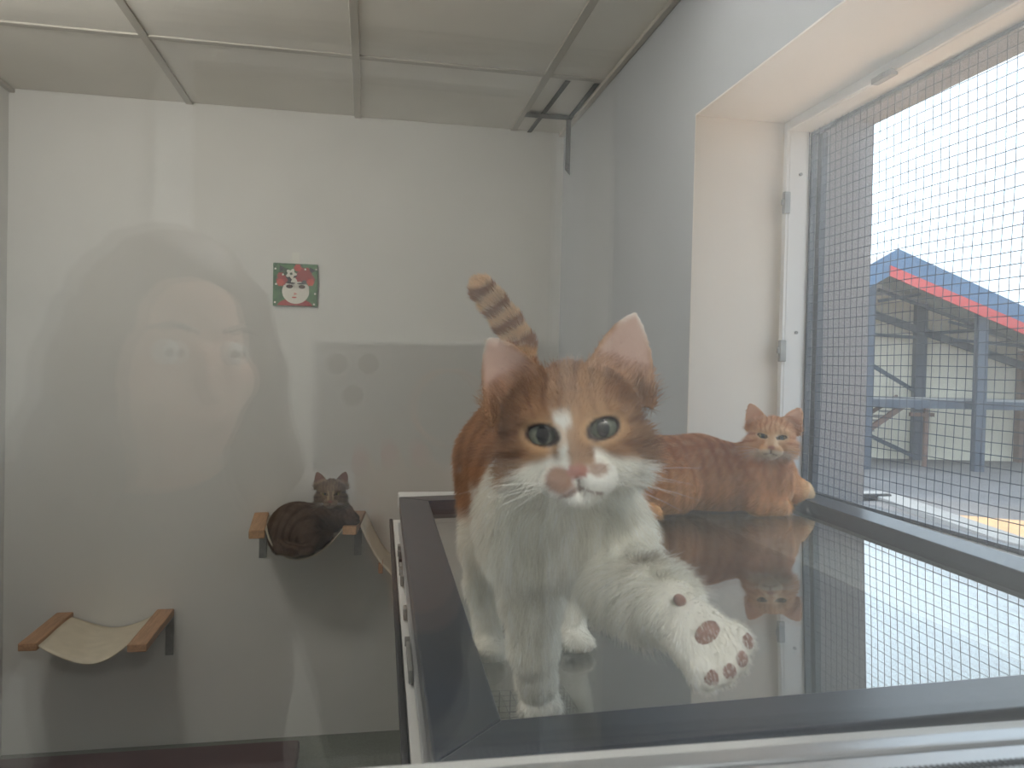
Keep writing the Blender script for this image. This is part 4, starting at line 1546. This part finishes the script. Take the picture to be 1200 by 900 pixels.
f.chain([(-0.118, 2.815, 0.928), (-0.125, 2.835, 0.895), (-0.15, 2.845, 0.865)], [0.040, 0.050, 0.060], 0.02)
f.ell((-0.118, 2.825, 0.872), (0.052, 0.055, 0.052), 0.02)
f.chain([(-0.105, 2.795, 0.872), (-0.085, 2.765, 0.872), (-0.045, 2.748, 0.874)], [0.032, 0.023, 0.0165], 0.012)
paw(f, (-0.042, 2.748, 0.872), (1, -0.1, -0.05), (0, 0, 1), 0.95)
f.chain([(-0.095, 2.835, 0.892), (-0.065, 2.815, 0.894), (-0.045, 2.800, 0.880)], [0.030, 0.022, 0.0165], 0.012)
paw(f, (-0.044, 2.80, 0.877), (1, -0.1, -0.15), (0, 0, 1), 0.95)
f.chain([(-0.305, 2.80, 0.80), (-0.285, 2.745, 0.786), (-0.235, 2.722, 0.778), (-0.185, 2.725, 0.785), (-0.155, 2.735, 0.80)], [0.024, 0.0215, 0.020, 0.018, 0.015], 0.010)
f.chain([(-0.19, 2.755, 0.822), (-0.155, 2.745, 0.808), (-0.125, 2.745, 0.822)], [0.036, 0.026, 0.018], 0.012)


def col3(P, N, q):
    x, y, z = q[:, 0], q[:, 1], q[:, 2]
    r = np.linalg.norm(P - np.array((-0.20, 2.80, 0.815)), axis=1)
    stripe = sm(0.0, 0.8, np.sin(2 * math.pi * (r + 0.010 * vnoise(P, 26, 24)) / 0.0155)) * np.clip(0.65 + 0.5 * vnoise(P, 60, 27), 0, 1)
    C = mixc(np.repeat(arr(TB), len(P), 0), arr(TLt), np.clip(0.2 + 0.4 * vnoise(P, 80, 22), 0, 1) * 0.6)
    C = mixc(C, arr(TD), stripe * 0.75)
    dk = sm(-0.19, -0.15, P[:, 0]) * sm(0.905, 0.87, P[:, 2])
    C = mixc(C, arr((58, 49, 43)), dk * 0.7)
    hd = sm(8.5, 7.0, np.linalg.norm(q - np.array((0, 0, 0.8)), axis=1)) * sm(-5.4, -4.0, y + 0.3 * z) * sm(-5.0, -3.8, z)
    hb = mixc(np.repeat(arr((112, 94, 76)), len(P), 0), arr((150, 130, 108)), np.clip(0.25 + 0.4 * vnoise(P, 120, 25), 0, 1))
    hc = head_colour(q, H3, hb, P)
    wh = sm(-2.0, -2.7, z) * sm(1.5, 3.0, y)
    hc = mixc(hc, arr((182, 166, 148)), wh * 0.8)
    hc = mixc(hc, arr((176, 156, 128)), sm(0.4, 0.2, np.abs(np.abs(x) - 0.8)) * sm(-1.6, -0.8, z) * sm(2.2, 1.0, z) * sm(2, 3, y) * 0.7)
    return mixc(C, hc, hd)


def len3(P):
    return np.where(P[:, 0] > -0.06, 0.005, 0.010) * np.where(P[:, 2] < 0.765, 0.3, 1.0)


def comb3(P, N):
    v = P - np.array((-0.2, 2.8, 0.83))
    c = np.stack([v[:, 2], np.zeros(len(P)), -v[:, 0]], 1) * -6.0
    return c + np.array((-0.3, 0.0, -0.3))


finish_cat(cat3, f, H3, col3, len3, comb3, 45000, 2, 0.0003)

# ------------------------------------------------------------------ the viewer on the corridor side, mirrored in the glazing
M_skinp = mat('skin', lin(222, 180, 158), 0.5, 0.03, 30)
M_hair = mat('dark_hair', lin(46, 36, 32), 0.5, 0.3, 60, 0.4, 90, stretch=(6, 6, 0.6))
M_knit = mat('grey_knit', lin(128, 128, 130), 0.9, 0.06, 60, 0.3, 260)
M_jean = mat('dark_denim', lin(52, 58, 76), 0.85, 0.1, 80, 0.2, 300)
M_nail = mat('pink_nail', lin(222, 130, 138), 0.25)
M_phone = mat('phone_back', lin(196, 198, 204), 0.25)
M_lens = mat('lens_glass', lin(14, 16, 22), 0.05)
M_ring = mat('magnet_ring', lin(236, 196, 184), 0.5)
M_shoe = mat('white_shoe', lin(215, 214, 210), 0.6)
per = thing('person', (-0.22, -0.50, 0), 'person with long dark hair and grey top holding a phone, mirrored in glass', 'person')
HP = np.array((-0.200, -0.43, 1.420))
FD = nrm((0.50, 0.84, -0.06))
SDv = nrm(np.cross(FD, (0, 0, 1)))
UPv = nrm(np.cross(SDv, FD))
HA = np.stack([SDv, FD, UPv], 1)
hp = lambda x, y, z: HP + HA @ np.array((x, y, z))
f = Field((-0.62, -0.78, 0.0), (0.24, 0.06, 1.60), 0.0055)
E_ = lambda c, r, k=0.012, mode='add': f.ell(hp(*c), r, k, HA, mode)
E_((0, -0.015, 0.035), (0.073, 0.092, 0.085), 0.02)
E_((0, 0.022, -0.035), (0.060, 0.068, 0.078), 0.02)
E_((0, 0.052, -0.088), (0.030, 0.028, 0.022), 0.02)
for sx in (-1, 1):
    E_((sx * 0.042, 0.048, -0.022), (0.026, 0.022, 0.026), 0.012)
    E_((sx * 0.031, 0.098, 0.010), (0.016, 0.012, 0.011), 0.008, 'sub')
    E_((sx * 0.074, -0.012, -0.01), (0.008, 0.018, 0.03), 0.006)
f.cone(hp(0, 0.084, 0.010), hp(0, 0.108, -0.030), 0.008, 0.012, 0.008)
E_((0, 0.086, -0.056), (0.024, 0.011, 0.008), 0.005)
E_((0, 0.084, -0.066), (0.020, 0.011, 0.007), 0.005)
SH = 1.245
f.chain([HP + np.array((-0.01, -0.025, -0.05)), (-0.215, -0.475, 1.30), (-0.22, -0.49, 1.25)], [0.052, 0.050, 0.062], 0.02)
torso = [((-0.22, -0.50, 1.18), (0.150, 0.085, 0.10)), ((-0.22, -0.50, 1.05), (0.130, 0.090, 0.14)), ((-0.22, -0.50, 0.90), (0.125, 0.085, 0.13)), ((-0.22, -0.51, 0.80), (0.155, 0.10, 0.11))]
for c, r in torso:
    f.ell(c, r, 0.04)
arms = [[(-0.385, -0.50, SH - 0.01), (-0.46, -0.46, 1.01), (-0.44, -0.34, 0.86), (-0.43, -0.30, 0.80)],
        [(-0.055, -0.49, SH - 0.01), (0.02, -0.38, 1.03), (0.035, -0.17, 1.16), (0.042, -0.075, 1.275)]]
for a in arms:
    f.chain(a, [0.050, 0.038, 0.029, 0.024], 0.025)
legs = [[(-0.30, -0.51, 0.80), (-0.305, -0.50, 0.45), (-0.31, -0.52, 0.07)], [(-0.14, -0.51, 0.80), (-0.135, -0.50, 0.45), (-0.13, -0.52, 0.07)]]
for l in legs:
    f.chain(l, [0.082, 0.055, 0.036], 0.03)
# hand under the phone: palm, four fingers over the phone's back, thumb on its screen side
pal = np.array((0.040, -0.040, 1.312))
f.ell(pal, (0.040, 0.020, 0.040), 0.012)
fing = [[(0.016, -0.036, 1.335), (0.002, 0.001, 1.342), (-0.002, 0.0025, 1.362)], [(0.032, -0.038, 1.340), (0.019, 0.0005, 1.345), (0.014, 0.0020, 1.366)],
        [(0.050, -0.038, 1.340), (0.038, -0.003, 1.345), (0.031, -0.001, 1.366)], [(0.066, -0.038, 1.330), (0.060, -0.007, 1.336), (0.054, -0.004, 1.352)]]
for p in fing:
    f.chain(p, [0.0095, 0.0082, 0.0068], 0.003)
f.chain([(0.066, -0.052, 1.310), (0.074, -0.050, 1.345), (0.062, -0.044, 1.372)], [0.013, 0.0105, 0.0085], 0.004)
# relaxed other hand
f.ell((-0.428, -0.285, 0.765), (0.020, 0.028, 0.042), 0.012)
for k in range(4):
    y = -0.262 - 0.016 * k
    f.chain([(-0.43, y, 0.735), (-0.422, y + 0.006, 0.70 - 0.004 * (k in (1, 2))), (-0.405, y + 0.008, 0.675 - 0.006 * (k in (1, 2)))], [0.0095, 0.0085, 0.007], 0.003)
f.chain([(-0.42, -0.262, 0.775), (-0.398, -0.245, 0.745), (-0.39, -0.24, 0.715)], [0.012, 0.010, 0.008], 0.004)
V, Q = f.mesh(2)
link('body', np_mesh('body', V, Q), M_skinp, per)
for sx in (-1, 1):
    c = hp(sx * 0.031, 0.074, 0.008)
    e = MB().ellipsoid(c, (0.0125, 0.0125, 0.0125), None, 20, 14).build('eye', M_white, per, True)
    MB().ellipsoid(c + FD * 0.0075, (0.006, 0.006, 0.006), None, 14, 10).build('iris', M_lens, e, True)
    b = MB()
    b.tube([hp(sx * 0.016, 0.094, 0.030), hp(sx * 0.032, 0.096, 0.036), hp(sx * 0.050, 0.082, 0.030)], [0.003, 0.0035, 0.002], 6)
    b.build('eyebrow', M_hair, per)
for p in fing[:3]:
    c = np.array(p[2]) + np.array((-0.001, 0.0058, -0.001))
    MB().ellipsoid(c, (0.0048, 0.0022, 0.0068), None, 12, 8).build('fingernail', M_nail, per, True)
# hair
f = Field((-0.50, -0.66, 1.02), (0.06, -0.24, 1.60), 0.0055)
E_ = lambda c, r, k=0.015, mode='add': f.ell(hp(*c), r, k, HA, mode)
E_((0, -0.030, 0.050), (0.090, 0.100, 0.090))
for sx in (-1, 1):
    f.chain([hp(sx * 0.070, -0.010, 0.055), hp(sx * 0.085, -0.005, -0.02), hp(sx * 0.098, 0.015, -0.12), hp(sx * 0.105, 0.04, -0.26)], [0.034, 0.038, 0.040, 0.026], 0.02)
f.chain([hp(0, -0.07, 0.02), hp(0, -0.085, -0.12), hp(0, -0.085, -0.30)], [0.075, 0.070, 0.050], 0.02)
f.chain([hp(-0.06, -0.06, 0.02), hp(-0.085, -0.06, -0.12), hp(-0.10, -0.05, -0.30)], [0.05, 0.055, 0.04], 0.02)
E_((0, 0.085, -0.025), (0.058, 0.085, 0.105), 0.012, 'sub')
V, Q = f.mesh(2)
V = V + 0.003 * np.stack([np.sin(V[:, 2] * 50 + V[:, 0] * 160), np.sin(V[:, 2] * 44 + V[:, 1] * 170), 0 * V[:, 0]], 1)
link('hair', np_mesh('hair', V, Q), M_hair, per)
# clothes
f = Field((-0.62, -0.78, 0.60), (0.20, -0.04, 1.36), 0.0075)
for c, r in torso:
    f.ell(c, np.array(r) + 0.012, 0.04)
f.chain([(-0.215, -0.488, 1.265), (-0.22, -0.49, 1.23)], [0.066, 0.085], 0.02)
for a in arms:
    q_ = [a[0], a[1], a[2], tuple(np.array(a[2]) * 0.35 + np.array(a[3]) * 0.65)]
    f.chain(q_, [0.064, 0.051, 0.042, 0.038], 0.03)
E_ = None
f.ell((-0.215, -0.47, 1.335), (0.055, 0.055, 0.055), 0.006, None, 'sub')
V, Q = f.mesh(2)
link('sweater', np_mesh('sweater', V, Q), M_knit, per)
f = Field((-0.46, -0.66, 0.03), (0.02, -0.36, 0.92), 0.008)
f.ell(torso[3][0], np.array(torso[3][1]) + 0.014, 0.03)
for l in legs:
    f.chain(l, [0.094, 0.066, 0.050], 0.02)
V, Q = f.mesh(1)
link('trousers', np_mesh('trousers', V, Q), M_jean, per)
for l in legs:
    x = l[2][0]
    f = Field((x - 0.08, -0.62, -0.01), (x + 0.08, -0.28, 0.14), 0.006)
    f.cone((x, -0.53, 0.042), (x, -0.38, 0.036), 0.040, 0.034, 0.02)
    f.cone((x, -0.52, 0.05), (x, -0.52, 0.085), 0.042, 0.042, 0.02)
    f.op((x - 0.2, -0.9, -0.1), (x + 0.2, 0, 0.2), lambda P: P[..., 2] - 0.002, 0.004, 'sub')
    V, Q = f.mesh(1)
    link('shoe', np_mesh('shoe', V, Q), M_shoe, per)

# phone held up to the glazing, lens at the viewpoint
PHM = Matrix.Rotation(-YAW, 4, 'Z') @ Matrix.Rotation(-0.02, 4, 'Y')
PHM.translation = Vector((0, 0, CAMP.z))
ph = thing('phone', None, 'pale phone with three lenses and pink ring, mirrored in the glass', 'phone', matrix=PHM)
px0, px1, pz0, pz1 = -0.028, 0.124, -0.060, 0.015
MB().box((px0, -0.020, pz0), (px1, -0.0115, pz1), 0.0035, 3).build('case', M_phone, ph, True, local=True)
cm_ = MB().box((px0 + 0.003, -0.0115, -0.029), (px0 + 0.042, -0.0085, 0.010), 0.0014, 2).build('camera_module', M_phone, ph, True, local=True)
for (x, z) in [(-0.0160, 0.0020), (0.0020, 0.0020), (-0.0070, -0.0160)]:
    MB().cyl((x, -0.0087, z), (x, -0.0065, z), 0.0078, 28).build('lens_rim', M_alu, cm_, True, local=True)
    MB().cyl((x, -0.0066, z), (x, -0.0060, z), 0.0060, 28).build('lens', M_lens, cm_, True, local=True)
b = MB()
pts = [(0.052 + 0.0225 * math.cos(t * 2 * math.pi / 40), -0.0112, -0.024 + 0.0225 * math.sin(t * 2 * math.pi / 40)) for t in range(41)]
b.tube(pts, 0.0017, 6, False)
b.build('magnet_ring', M_ring, ph, True, local=True)
MB().box((px0 + 0.004, -0.0205, pz0 + 0.004), (px1 - 0.004, -0.0199, pz1 - 0.004)).build('screen', M_lens, ph, local=True)
